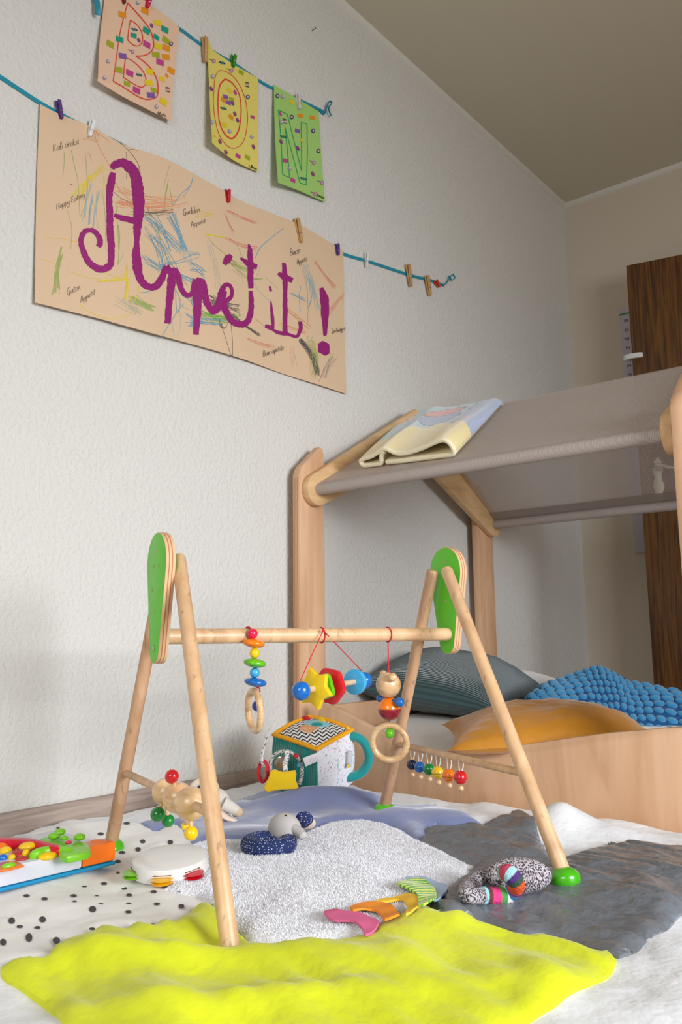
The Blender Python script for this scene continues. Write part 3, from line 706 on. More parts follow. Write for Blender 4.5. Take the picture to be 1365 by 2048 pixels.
pillow('corduroy_cushion', 'dark teal corduroy cushion propped at the wall end of the bed', 'cushion', (cL+cR)/2, cF-cL, cR-cF, (cF-cL).cross(cR-cF), (cF-cL).length/2*1.04, (cR-cF).length/2*1.04, 0.118, teal, seed=2, wr=0.012, pw=0.5, crn=0.03)
mus = mat('mustard_velvet', (186, 122, 8), 0.7, bump=(40, 0.3, 0.004), var=(7, 0.12), sheen=0.35)
pillow('velvet_cushion', 'mustard yellow velvet cushion lying behind the low side board', 'cushion', at(1095, 1466, 1.98), RT*1.0+V((0, 0, 0.02))+FW*0.05, V((-0.5, 0.72, 0.06)), V((0.0, -0.05, 1)), 0.245, 0.17, 0.070, mus, seed=5, wr=0.022, pw=0.6)
# knitted blanket with bobbles
KN = thing('bobble_blanket', 'bright blue chunky blanket with rows of bobbles bunched on the bed', 'blanket', (0.85, 2.2, 0.16))
kbase = mat('deep_blue_knit', (12, 84, 140), 0.9); kbob = mat('bright_blue_chenille', (40, 142, 196), 0.9, bump=(400, 0.6, 0.002), sheen=0.5)
ridge = [(1055,1408,1.95),(1085,1375,2.05),(1125,1357,2.15),(1165,1343,2.2),(1195,1336,2.2),(1225,1345,2.2),(1255,1365,2.2),(1300,1371,2.2),(1365,1383,2.2),(1440,1392,2.2)]
foot_ = [(1060,1425,1.82),(1105,1440,1.80),(1150,1455,1.79),(1190,1462,1.78),(1220,1466,1.78),(1245,1467,1.78),(1280,1466,1.77),(1320,1468,1.77),(1370,1470,1.77),(1450,1475,1.77)]
rg = spline([at(x, y, d+0.28) for x, y, d in ridge], 6); ft = spline([at(x, y, d+0.32) for x, y, d in foot_], 6)
def kp(u, v):
    i = u*(len(rg)-1); k = min(int(i), len(rg)-2); f = i-k
    a = ft[k].lerp(ft[k+1], f); c = rg[k].lerp(rg[k+1], f)
    if v <= 1:
        p = a.lerp(c, v); p = p+V((0, 0, 0.022*math.sin(math.pi*v)+0.006*fnz(u*8, v*3, 1, 2))); return p
    w = v-1; return c+V((0.0, 0.30*w, -0.14*w*w-0.02*w))
b = MB(); b.grid(lambda u, v: kp(u, v*1.9), 70, 40); b.build('knit_ground', kbase, KN)
bobm = None
NU, NV = 20, 9; cnt = 0
for j in range(NV):
    for i in range(NU):
        u = (i+0.5)/NU; v = (j+0.5)/NV*1.0
        uu = u+0.5*(j % 2)/NU*0.3+0.015*math.sin(v*5)
        if uu > 0.99 or cnt >= 298: continue
        e = 0.004; p = kp(uu, v); du = kp(min(1, uu+e), v)-p; dv = kp(uu, v+e)-p
        if du.length < 1e-7: continue
        du.normalize(); nrm = du.cross(dv).normalized(); dv = nrm.cross(du)
        if nrm.z < 0: nrm = -nrm
        if bobm is None:
            bb = MB(); bb.ball((0, 0, 0), 1, 10, (1, 1, 1)); bobm = bb.build('bobble', kbob, KN).data; D.objects.remove(D.objects['bobble'])
        o = D.objects.new('bobble', bobm); COL.objects.link(o); o.parent = KN; cnt += 1
        R = Matrix((du, dv, nrm)).transposed().to_4x4()
        sx = (kp(min(1, uu+0.5/NU), v)-kp(max(0, uu-0.5/NU), v)).length*0.52; sy = (kp(uu, v+0.5/NV)-kp(uu, v-0.5/NV)).length*0.40
        R = R @ Matrix.Diagonal((min(sx, 0.019), min(max(sy, .006), 0.0125), 0.0085, 1)); R.translation = p+nrm*0.003-V(KN.location); o.matrix_local = R
for me_ in [bobm]:
    for p_ in me_.vertices: p_.co = p_.co+V(KN.location)
# bobble mesh was built relative to the parent origin: recentre it
# ------------------------------------------------------------------ folded baby blanket on the roof
n_s = V((0, -SL, 1)).normalized(); up_s = V((0, 1, SL)).normalized()
def slope(px, py, h=0.0):
    P0 = V((0, TY, TZ))+n_s*(RC+h); v = ray(px, py); return CAM+v*((P0-CAM).dot(n_s)/v.dot(n_s))
BB = thing('folded_baby_blanket', 'folded soft baby blanket, pale yellow and blue, lying on the mesh roof', 'blanket', slope(860, 870, 0))
prof = [(330,655),(420,652),(560,640),(720,620),(850,600),(893,585),(898,545),(880,512),(850,503),(760,535),(620,590),(520,612),(460,612),(410,598),(380,580),(345,578),(318,600),(300,640),(288,685),(240,708),(170,715),(128,700),(120,680),(150,655),(220,630),(290,598),(330,572),(372,560)]
prof = prof[:23]
# path of the cloth: bottom layer -> right fold -> top layer ; left loop is made by the top layer's own curl
F0, F1 = slope(727, 936), slope(911, 913); B0, B1 = slope(824, 828), slope(1006, 806)
def pf(x, y):   # profile pixel (crop) -> (along 0..1, height in m)
    s_ = (x-110)/(900-110); yb = 735+(615-735)*s_; return s_, max(0.004, (yb-y)/4.266/FPX*2.1*1.15)
def cloth_path():
    outer = [(340,682),(480,668),(640,650),(800,628),(880,612),(905,585),(905,545),(885,505),(850,490),(780,510),(700,545),(620,575),(540,598),(470,606),(420,592),(372,566),(330,575),(290,600),(230,632),(160,655),(120,672),(112,692),(128,716),(180,722),(240,712),(290,692),(305,650),(322,612),(350,590)]
    return [pf(*p) for p in outer]
path = spline([V((a, h_)) for a, h_ in cloth_path()], 4)
def bb_pos(k, w):
    a, h_ = path[k].x, path[k].y; front = F0.lerp(F1, a); back = B0.lerp(B1, a)
    hh = h_*(1-0.62*ss(0, 0.9, w)); p = front.lerp(back, w); over = max(0, w-0.93)/0.07
    return p+n_s*(hh+0.003)+V((0, 0, -0.010*over*over))
def bb_col(k, w):
    a = path[k].x; top = 4*5 <= k <= 4*24
    if not top: return (250, 232, 176)
    if w < 0.34+0.16*math.sin(a*4.2-0.9)+0.03*math.sin(a*23): 
        return (250, 230, 168)
    c = (190, 218, 226)
    def blob(ca, cw, ra, rw, ang=0):
        dx, dy = a-ca, w-cw; x_ = dx*math.cos(ang)+dy*math.sin(ang); y_ = -dx*math.sin(ang)+dy*math.cos(ang); return (x_/ra)**2+(y_/rw)**2
    r = blob(0.92, 0.62, 0.16, 0.42)
    if r < 1: c = (176, 190, 222)
    elif r < 1.10: c = (96, 108, 140)
    r = blob(0.52, 0.66, 0.20, 0.15, 0.2)
    if r < 1: c = (164, 178, 212)
    elif r < 1.13: c = (88, 98, 130)
    r = blob(0.50, 0.80, 0.20, 0.07, 0.25)
    if r < 1: c = (238, 158, 146)
    elif r < 1.25: c = (150, 90, 90)
    for ca, cw in ((0.06, 0.72), (0.12, 0.86), (0.02, 0.86), (0.16, 0.74)):
        r = blob(ca, cw, 0.045, 0.05)
        if r < 1: c = (244, 190, 150)
        elif r < 1.25: c = (140, 110, 100)
    r = blob(0.88, 0.50, 0.05, 0.03, 0.4)
    if r < 1: c = (240, 190, 160)
    return c
b = MB(); NW = 56; TH = 0.0058; vs = []; cs = []; nk = len(path)
def bb_n(k):
    a = path[max(0, k-1)]; c = path[min(nk-1, k+1)]; d = V((c.x-a.x, (c.y-a.y)/0.4)); d.normalize(); return V((-d.y, d.x))
ax_f = (F1-F0).normalized()
for sgn in (1, -1):
    for k in range(nk):
        nn_ = bb_n(k)
        for j in range(NW+1):
            w = j/NW; off = (ax_f*nn_.x+n_s*nn_.y)*(TH*sgn*(1-0.4*w)); p = bb_pos(k, w)+off; vs.append(p+V((0, 0, 0.0007*fnz(k*.4, j*.5, 1))))
            cs.append(bb_col(k, w))
n1 = NW+1; fs = []
for s_ in (0, 1):
    o_ = s_*nk*n1
    for k in range(nk-1):
        for j in range(NW): fs.append((o_+k*n1+j, o_+(k+1)*n1+j, o_+(k+1)*n1+j+1, o_+k*n1+j+1))
o_ = nk*n1
for k in range(nk-1):
    for j in (0, NW): fs.append((k*n1+j, (k+1)*n1+j, o_+(k+1)*n1+j, o_+k*n1+j))
for j in range(NW):
    for k in (0, nk-1): fs.append((k*n1+j, k*n1+j+1, o_+k*n1+j+1, o_+k*n1+j))
b.add(vs, fs, cs)
b.build('cloth', mat('fluffy_printed_fleece', (200, 200, 200), 0.95, col=True, bump=(220, 0.6, 0.003), sheen=0.6), BB)
b = MB(); b.sweep([bb_pos(k, -0.004) for k in range(nk)], 0.0064, 8); b.build('hem', mat('cream_hem', (250, 240, 206), 0.95, bump=(300, 0.8, 0.003), sheen=0.5), BB)

# ------------------------------------------------------------------ open door, stopper, height chart
dA = V((0.3617, 3.5213, 0)); dang = math.radians(11.9); dU = V((math.cos(dang), math.sin(dang), 0)); dN = V((math.sin(dang), -math.cos(dang), 0))
DR = thing('door', 'dark brown oak veneer door standing open in front of the far wall', 'door', dA+dU*0.4)
oak = wood('dark_oak_veneer', (116, 74, 26), (66, 38, 10), 3.4, 0.5, (16, 16, 0.55), coat=0.1, dist=7)
b = MB(); b.prism([(0, 0.005), (0.17, 0.005), (0.17, 2.0), (0, 2.0)], dA-dN*0.038, dU, ZX, dN, 0.038, 0.0015)
b = MB(); b.prism([(0, 0.005), (0.82, 0.005), (0.82, 2.0), (0, 2.0)], dA-dN*0.038, dU, ZX, dN, 0.038, 0.0015); b.build('door_leaf', oak, DR)
silver = mat('aged_nickel', (214, 208, 188), 0.38, metal=0.55)
def onplane(px, py, P0, n):
    v = ray(px, py); return CAM+v*((P0-CAM).dot(n)/v.dot(n))
hd = lambda x, y: onplane(1200+x/5.69, 700+y/5.69, dA+dN*0.001, dN)
def loc2(p): d = p-dA; return (d.dot(dU), d.z)
outl = [(655,1215),(680,1235),(690,1260),(712,1262),(700,1290),(705,1310),(720,1330),(722,1380),(705,1430),(712,1480),(735,1520),(740,1560),(720,1620),(735,1680),(712,1730),(680,1760),(645,1730),(620,1680),(632,1620),(612,1560),(618,1500),(632,1450),(615,1410),(598,1370),(602,1340),(620,1350),(632,1310),(628,1290),(608,1265),(635,1260)]
b = MB(); b.prism([loc2(hd(*p)) for p in outl], dA, dU, ZX, dN, 0.006, 0.0015); plo = b.build('handle_plate', silver, DR)
hp = hd(660, 1345)+dN*0.006
b = MB(); b.sweep(spline([hp, hp+dN*0.045, hp+dN*0.05+dU*0.02-ZX*0.0, hp+dN*0.05+dU*0.06-ZX*0.014, hp+dN*0.05+dU*0.10-ZX*0.012, hp+dN*0.05+dU*0.125+ZX*0.012, hp+dN*0.05+dU*0.135+ZX*0.035], 6), [0.0085]*7+[0.008]*12+[0.007]*12+[0.005]*6, 12); sub('lever', b, silver, plo)
st = onplane(1268, 712, dA, dN)
b = MB(); z_ = st.z; ring = []
for k in range(25):
    t = math.radians(35+290*k/24); ring.append((0.048*math.cos(t), 0.030*math.sin(t)))
inn = [(x*0.58, y*0.42) for x, y in ring][::-1]
b.prism(ring+inn, dA+V((0, 0, z_-0.011))+dU*0.008-dN*0.019, dU, dN, ZX, 0.022, 0.003)
tag(b.build('finger_guard', mat('white_foam', (226, 228, 224), 0.7)), 'white foam finger guard clamped on the free edge of the brown door', 'door guard')
ch0 = on(1239, 619, 1, 3.724); ch1 = on(1275, 800, 1, 3.724)
CH = thing('height_chart', 'white paper measuring strip taped to the far wall beside the brown door', 'chart', (ch0.x+0.05, 3.729, 1.2))
b = MB(); b.box((ch0.x+0.05, 3.7265, (ch0.z+0.75)/2), (0.10, 0.0012, ch0.z-0.75), bev=0.0003); b.build('paper', mat('white_paper', (196, 188, 196), 0.8), CH)
b = MB(); gl = on(1240, 630, 1, 3.724).z; b.box((ch0.x+0.055, 3.7252, gl), (0.115, 0.0008, 0.007), bev=0.0001); b.build('green_line', mat('green_ink', (60, 140, 60), 0.8), CH)
b = MB()
for k in range(14):
    z_ = ch0.z-0.02-k*0.043
    if abs(z_-gl) < .008: continue
    for j in range(3): b.box((ch0.x+0.022+0.007*j, 3.7255, z_+rnd.uniform(-.002, .002)), (0.004, 0.0006, 0.009+rnd.uniform(0, .006)), bev=0.0001)
    for j in range(6): b.box((ch0.x+0.06+rnd.uniform(-.01, .012), 3.7255, z_-0.018+j*0.006), (0.007, 0.0006, 0.003), bev=0.0001)
b.build('marks', mat('grey_ink', (96, 90, 100), 0.8), CH)

# ------------------------------------------------------------------ wall garland: banner, letter sheets, ribbons, pegs
def paper(name, label, cat, top, bot, xf, m_, nu=60, nv=24):
    """top / bot: pixel polylines of the upper and lower edge"""
    tp = spline([on_surf(x, y, 0, xf) for x, y in top], 8); bt = spline([on_surf(x, y, 0, xf) for x, y in bot], 8)
    def pick(L, u): i = u*(len(L)-1); k = min(int(i), len(L)-2); return L[k].lerp(L[k+1], i-k)
    B = MB()
    def fn(u, v):
        p = pick(tp, u).lerp(pick(bt, u), v); p.x = xf(p.y, p.z); return p
    B.grid(fn, nu, nv)
    B2 = [p-V((0.0006, 0, 0)) for p in B.v]; n = len(B.v); f2 = [tuple(i+n for i in f)[::-1] for f in B.f]
    B.add(B2, []); B.f += f2; B.mi += [0]*len(f2)
    base = fn(0.5, 1); T = thing(name, label, cat, (0.004, base.y, base.z)); B.build('sheet', m_, T); return T
def strokes(T, name, xf, items, m_, lift=0.0006, jit=0.0, stuff=True):
    """items: (pixel points, widths in px, colour or None)"""
    B = MB(); anyc = any(c for _, _, c in items)
    for pts, w, c in items:
        P = spline([V(p) for p in pts], 6) if len(pts) > 2 else [V(pts[0]).lerp(V(pts[1]), i/8) for i in range(9)]
        n = len(P); ws = w if isinstance(w, list) else [w]*len(pts); vs = []
        for i, p in enumerate(P):
            a = P[max(0, i-1)]; d = P[min(n-1, i+1)]; t = (d-a); t = t.normalized() if t.length else V((1, 0)); nr = V((-t.y, t.x))
            f = i/(n-1)*(len(ws)-1); k = min(int(f), len(ws)-2) if len(ws) > 1 else 0
            ww = ws[k]+(ws[min(k+1, len(ws)-1)]-ws[k])*(f-k) if len(ws) > 1 else ws[0]
            for sg in (1, -1):
                q_ = p+nr*(sg*(ww/2+jit*rnd.uniform(-1, 1)*ww)); r = on_surf(q_.x, q_.y, 0, xf, 3); r.x += lift; vs.append(r)
        B.add(vs, [(2*i, 2*i+1, 2*i+3, 2*i+2) for i in range(n-1)], c if anyc else None)
    if not B.v: return
    o = B.build(name, m_, T, smooth=False)
    if stuff: o['kind'] = 'stuff'
    return o
TXT = {  # tiny single-stroke hand
 'K': ([[(0,0),(.05,1)], [(.45,.95),(.05,.45),(.5,0)]], .55), 'a': ([[(.4,.45),(.2,.5),(.02,.25),(.15,.02),(.38,.2),(.42,.5),(.42,.1),(.5,0)]], .5), 'l': ([[(.05,.1),(.2,.95),(.08,.9),(.08,.1),(.2,0)]], .25),
 'i': ([[(.08,.5),(.08,.1),(.18,0)], [(.1,.68),(.12,.72)]], .22), 'o': ([[(.2,.5),(.03,.3),(.1,.03),(.32,.08),(.36,.38),(.2,.5),(.4,.46)]], .42), 'r': ([[(.05,.5),(.08,0),(.1,.35),(.3,.5)]], .34),
 'e': ([[(.05,.25),(.32,.32),(.25,.5),(.06,.4),(.06,.1),(.2,0),(.36,.12)]], .4), 'k': ([[(.05,0),(.1,.95)], [(.3,.5),(.08,.22),(.34,0)]], .38), 's': ([[(.3,.46),(.12,.48),(.1,.3),(.28,.18),(.2,0),(.02,.04)]], .35),
 'H': ([[(0,0),(.05,1)], [(.4,0),(.45,1)], [(.02,.5),(.44,.52)]], .55), 'p': ([[(.05,.5),(.05,-.4)], [(.05,.35),(.25,.5),(.36,.25),(.2,.02),(.05,.1)]], .42), 'y': ([[(.05,.5),(.08,.12),(.25,.05),(.34,.5),(.3,-.3),(.1,-.4),(.02,-.25)]], .42),
 'E': ([[(.4,.95),(.1,.9),(.08,.55),(.3,.52),(.05,.4),(.08,.05),(.42,.05)]], .48), 't': ([[(.14,.85),(.12,.1),(.25,0)], [(0,.55),(.3,.58)]], .3), 'n': ([[(.05,.5),(.05,0),(.1,.38),(.28,.5),(.32,.1),(.4,0)]], .44),
 'g': ([[(.35,.45),(.12,.5),(.04,.22),(.2,.05),(.36,.4),(.34,-.3),(.12,-.4),(.04,-.25)]], .44), 'G': ([[(.45,.85),(.25,1),(.03,.6),(.08,.1),(.3,0),(.42,.35),(.2,.38)], [(.42,.35),(.4,-.2)]], .55),
 'u': ([[(.05,.5),(.06,.08),(.22,.02),(.34,.5),(.35,.08),(.44,0)]], .46), 'd': ([[(.36,.45),(.12,.48),(.03,.2),(.16,.02),(.36,.25),(.4,1),(.38,.1),(.46,0)]], .48), 'A': ([[(0,0),(.22,1),(.42,0)], [(.02,.4),(.45,.42)]], .5),
 'B': ([[(.05,0),(.08,1),(.35,.9),(.3,.58),(.08,.52),(.4,.4),(.35,.05),(.02,.02)]], .48), 'm': ([[(.05,.5),(.05,0),(.1,.4),(.22,.5),(.26,0),(.3,.4),(.44,.5),(.48,.1),(.56,0)]], .6), 'J': ([[(.1,.95),(.4,.98),(.28,.9),(.26,.1),(.1,-.1),(0,.1)]], .4),
 'v': ([[(.03,.5),(.16,0),(.34,.5)]], .38), "'": ([[(-.22,.66),(-.12,.82)]], .0), ' ': ([], .3), 'h': ([[(.05,0),(.1,.95)], [(.07,.35),(.25,.5),(.3,0)]], .38), 'N': ([[(.05,0),(.08,1),(.4,0),(.42,1)]], .5), 'L': ([[(.08,1),(.04,.02),(.4,.05)]], .45)}
def write(text, a, b_, h, w=0.7):
    tot = sum(TXT[c][1] for c in text); a, b_ = V(a), V(b_); d = (b_-a)/tot; up = V((0, -h)); out = []; x = 0
    for c in text:
        for st_ in TXT[c][0]:
            pts = [tuple(a+d*(x+p[0])+up*p[1]+V((rnd.uniform(-.25, .25), rnd.uniform(-.25, .25)))) for p in st_]
            out.append((pts, w, None))
        x += TXT[c][1]
    return out
# banner
def bx(y, z):
    v = max(0, min(1, (1.6-z)/0.5)); return 0.0065+0.010*v*v*(0.6+0.4*math.sin((y-0.9)*5.5))+0.0022*math.sin(y*19+z*9)*ss(0, .3, v)+0.002*fnz(y, z, 6)
peach = mat('peach_kraft_paper', (216, 186, 154), 0.8, bump=(60, 0.1, 0.002))
BN = paper('banner', 'long peach paper banner with purple lettering reading Appetit and crayon scribbles on the wall', 'banner', [(80,208),(119,228),(185,254),(246,288),(325,315),(384,345),(452,384),(492,406),(590,445),(640,472),(673,493),(687,503)],
           [(70,605),(130,620),(197,637),(295,664),(394,691),(492,720),(590,755),(693,788)], bx, peach, 90, 40)
A_ = lambda *p: [(80+x/4.266, 220+y/4.266) for x, y in p]
B_ = lambda *p: [(80+x/4.266, 450+y/4.266) for x, y in p]
C_ = lambda *p: [(380+x/4.266, 420+y/4.266) for x, y in p]
sc = []
def hatch(conv, a, b_, ja, jb, n, w, c, bow=0.0, mid=None):
    for _ in range(n):
        p0 = (a[0]+rnd.uniform(-1, 1)*ja[0], a[1]+rnd.uniform(-1, 1)*ja[1]); p1 = (b_[0]+rnd.uniform(-1, 1)*jb[0], b_[1]+rnd.uniform(-1, 1)*jb[1])
        mx, my = (p0[0]+p1[0])/2, (p0[1]+p1[1])/2; dx, dy = p1[0]-p0[0], p1[1]-p0[1]; k = bow*rnd.uniform(0.4, 1.4)
        sc.append((conv(p0, (mx-dy*k, my+dx*k), p1), w*rnd.uniform(0.6, 1.1), c))
ORA, BLU, LBL, YEL, GRN, BLK, RED = (226,150,112), (92,158,190), (160,186,190), (228,204,70), (156,176,96), (92,90,86), (222,132,112)
hatch(A_, (670, 740), (1200, 780), (40, 90), (100, 60), 15, 0.9, ORA, 0.07); hatch(A_, (680, 800), (1120, 830), (30, 30), (60, 40), 10, 0.8, ORA, 0.06)
sc.append((A_((465,180),(490,290),(600,490),(640,600),(690,700),(800,790)), 1.1, ORA)); sc.append((A_((350,255),(400,245),(470,268),(503,255),(490,200),(465,180),(440,235)), 0.9, ORA)); sc.append((A_((480,190),(540,230),(590,270)), 0.8, ORA))
hatch(A_, (940, 930), (1180, 1190), (70, 60), (90, 30), 12, 0.9, BLU, -0.04); hatch(A_, (1120, 900), (1230, 1190), (40, 30), (30, 20), 10, 1.1, BLU, -0.03)
hatch(B_, (960, 60), (1130, 380), (70, 60), (110, 60), 13, 0.8, BLU, -0.08); hatch(B_, (1160, 30), (1260, 300), (30, 20), (60, 60), 9, 0.8, LBL, -0.03)
hatch(B_, (900, 290), (1100, 400), (30, 40), (60, 20), 9, 1.0, BLU, 0.06); hatch(B_, (1010, 350), (1340, 260), (20, 20), (20, 40), 4, 1.0, BLU, 0.03); hatch(B_, (1150, 420), (1340, 500), (50, 30), (20, 40), 8, 1.0, BLU, 0.03)
sc += [(B_((1035,960),(1100,850),(1180,730),(1230,670)), 1.2, BLU), (B_((1150,540),(1190,620),(1195,690),(1170,745),(1160,640),(1155,560)), 1.1, BLU), (B_((860,575),(920,572),(1000,545)), 0.9, BLU), (B_((1130,820),(1140,920),(1170,945),(1200,850),(1190,720)), 0.8, LBL), (A_((1140,810),(1200,720),(1280,650),(1305,575)), 1.2, BLU), (A_((1220,740),(1260,690),(1300,610)), 0.8, BLU)]
hatch(B_, (1240, 620), (1340, 700), (60, 60), (30, 40), 9, 0.8, BLU, 0.06); hatch(B_, (1240, 790), (1365, 820), (20, 50), (20, 40), 5, 0.9, BLU, 0.05); hatch(B_, (1270, 860), (1360, 865), (15, 10), (15, 12), 4, 0.9, BLU, 0.02)
hatch(A_, (430, 620), (380, 930), (20, 30), (20, 30), 5, 1.0, LBL, 0.03); hatch(A_, (450, 740), (425, 960), (12, 30), (12, 20), 4, 1.2, (130,172,196), 0.04); hatch(A_, (500, 680), (470, 1000), (20, 30), (30, 30), 6, 0.8, LBL, 0.04)
hatch(A_, (430, 560), (370, 710), (15, 20), (15, 20), 5, 2.0, YEL, 0.02); hatch(A_, (540, 480), (300, 750), (15, 30), (40, 30), 8, 1.2, YEL, 0.03); sc.append((A_((560,590),(530,720),(440,840)), 1.2, (222,206,110))); hatch(A_, (560, 430), (570, 720), (20, 20), (20, 30), 3, 0.8, (232,206,140), 0.05)
hatch(B_, (500, 475), (735, 458), (20, 14), (12, 14), 9, 1.6, YEL, 0.02); hatch(B_, (742, 340), (728, 620), (6, 10), (10, 20), 4, 1.8, YEL, 0.0); sc += [(B_((750,450),(755,560),(785,670),(830,600),(850,505)), 1.6, YEL), (B_((340,680),(440,750),(600,800),(730,775),(800,740)), 1.3, YEL), (B_((240,395),(380,440),(500,460)), 1.0, YEL), (B_((40,105),(200,118),(320,145)), 1.0, YEL), (B_((0,290),(80,310),(170,370)), 0.8, YEL), (B_((540,400),(640,440),(700,430),(780,385)), 1.2, YEL), (B_((310,120),(330,230),(380,290)), .8, (236,190,140))]
hatch(C_, (140, 208), (300, 232), (10, 6), (20, 6), 7, 1.5, YEL, 0.01); hatch(C_, (60, 30), (190, 20), (20, 30), (10, 40), 6, 0.8, YEL, 0.03); hatch(C_, (0, 360), (80, 380), (5, 20), (10, 10), 3, 0.9, BLU, 0.02)
sc += [(A_((385,380),(395,470),(405,700),(370,850),(340,915)), 0.9, GRN), (A_((265,340),(300,500),(325,620),(340,900)), 0.9, GRN), (A_((205,360),(205,460),(195,560)), 0.8, GRN), (A_((645,790),(665,1000),(672,1190)), 1.2, GRN), (B_((668,0),(680,120),(665,340)), 1.2, GRN), (B_((712,230),(700,280),(670,320)), .8, GRN), (A_((230,850),(270,1000),(262,1190)), .7, GRN), (A_((390,380),(420,370),(440,440)), .7, GRN), (A_((530,680),(555,900),(560,1190)), .7, GRN), (A_((1110,460),(1070,600),(1060,650)), .7, GRN)]
hatch(B_, (185, 230), (140, 560), (12, 60), (40, 40), 14, 1.0, GRN, 0.05); hatch(A_, (1100, 610), (1060, 860), (8, 20), (12, 20), 3, 0.9, GRN, 0.03); hatch(A_, (1110, 650), (1132, 830), (5, 20), (8, 20), 2, 0.9, GRN, 0)
hatch(B_, (790, 620), (960, 720), (40, 30), (30, 30), 16, 1.1, GRN, 0.04); hatch(B_, (700, 640), (860, 740), (100, 40), (60, 30), 12, 0.8, (178,184,160), 0.04)
sc += [(C_((150,230),(220,310),(320,390)), 0.9, GRN), (B_((1000,0),(1040,180),(1100,310),(1150,370),(1260,520)), 1.2, (120,170,90)), (C_((390,280),(420,340),(440,400)), .7, GRN), (C_((1040,770),(1010,860),(1005,960)), .9, GRN), (C_((570,590),(640,580),(700,620),(750,670)), .7, GRN)]
hatch(C_, (340, 440), (540, 500), (20, 30), (40, 40), 12, 0.9, GRN, 0.10); hatch(C_, (380, 490), (620, 590), (20, 20), (40, 10), 4, 0.8, GRN, 0.12); hatch(C_, (100, 880), (380, 930), (60, 30), (60, 40), 16, 1.0, (110,170,70), 0.08)
hatch(C_, (0, 960), (260, 960), (5, 30), (40, 30), 8, 1.0, BLU, -0.05); hatch(C_, (0, 480), (130, 560), (5, 50), (20, 50), 9, 0.9, BLU, -0.05)
sc += [(A_((670,270),(740,330),(800,400),(845,480),(860,600)), 0.9, BLK), (A_((750,340),(790,335),(835,345)), 0.7, BLK), (A_((735,360),(742,450),(738,590)), 0.8, BLK), (A_((630,700),(690,750),(780,800)), 0.8, BLK), (A_((1190,330+500),(1160,900),(1200,1000)), .5, LBL), (A_((255,640),(280,632)), 1.2, BLK), (A_((920,830),(930,880),(960,920)), .8, BLK)]
hatch(A_, (800, 880), (1110, 860), (60, 20), (40, 20), 9, 0.8, BLK, 0.05); hatch(C_, (150, 760), (380, 850), (60, 60), (60, 50), 26, 0.8, BLK, 0.03)
hatch(C_, (270, 950), (300, 1010), (20, 20), (15, 10), 4, 0.8, BLK, 0.3); sc += [(C_((260,960),(300,1080),(358,1250),(362,1100),(345,930)), 0.8, BLK), (C_((250,930),(290,1010),(330,960)), .8, BLK)]
hatch(C_, (370, 900), (590, 1080), (30, 20), (15, 20), 8, 1.0, BLK, 0.02); hatch(C_, (945, 1110), (1090, 1400), (15, 15), (20, 20), 22, 1.1, BLK, -0.09); hatch(C_, (1020, 1090), (1080, 1380), (30, 30), (30, 30), 8, 0.8, GRN, -0.05); hatch(C_, (1100, 1180), (1060, 1420), (60, 60), (30, 40), 12, 0.7, (190,180,110), 0.05); hatch(C_, (1230, 1250), (1160, 1440), (40, 40), (60, 30), 12, 0.6, (170,150,140), 0.05)
hatch(C_, (330, 5), (570, 110), (30, 8), (30, 15), 5, 0.8, RED, 0.03); hatch(C_, (300, 30), (370, 200), (10, 20), (20, 20), 4, 0.6, RED, 0.05); hatch(C_, (320, 240), (560, 320), (20, 10), (20, 30), 6, 0.7, RED, 0.06); hatch(C_, (1065, 440), (1235, 670), (8, 10), (14, 20), 5, 0.9, RED, 0.01)
hatch(C_, (1310, 730), (1190, 870), (10, 20), (20, 30), 10, 1.0, (226,160,136), 0.03); hatch(C_, (490, 1095), (720, 1180), (20, 10), (30, 20), 5, 0.8, RED, 0.03); hatch(C_, (830, 850), (1025, 1000), (10, 10), (15, 20), 4, 1.0, (216,140,84), 0.0); hatch(C_, (760, 970), (980, 1050), (20, 10), (20, 10), 3, .8, (216,140,84), 0)
hatch(C_, (980, 480), (1040, 740), (30, 30), (40, 60), 9, 0.9, LBL, -0.03); hatch(C_, (1020, 560), (1100, 830), (30, 30), (30, 40), 6, 0.9, LBL, -0.03); hatch(C_, (865, 712), (980, 770), (12, 10), (20, 15), 4, 0.9, BLU, 0); sc += [(C_((945,650),(935,740),(942,870)), 1.0, BLU), (C_((800,155),(700,235),(610,310),(555,412)), 1.3, BLU), (C_((540,590),(580,680),(640,740),(690,775)), 0.9, LBL), (C_((1000,640),(1005,760),(1005,840),(1040,740),(1045,640)), 0.9, BLU), (C_((570,560),(600,490),(560,480)), 0.8, LBL), (C_((640,1000),(600,960),(560,930)), .7, RED)]
hatch(C_, (160, 280), (240, 640), (30, 20), (30, 40), 8, 0.9, (208,196,180), -0.04); hatch(C_, (880, 1170), (900, 1300), (20, 30), (30, 60), 5, .7, (222,168,150), .08)
crayon = mat('crayon_marks', (200, 180, 120), 0.9, col=True, alpha=(420, 0.56))
strokes(BN, 'crayon_scribble', bx, sc, crayon, 0.0006)
purple = mat('purple_glitter_crayon', (146, 22, 110), 0.6, var=(420, 0.3), alpha=(330, 0.66))
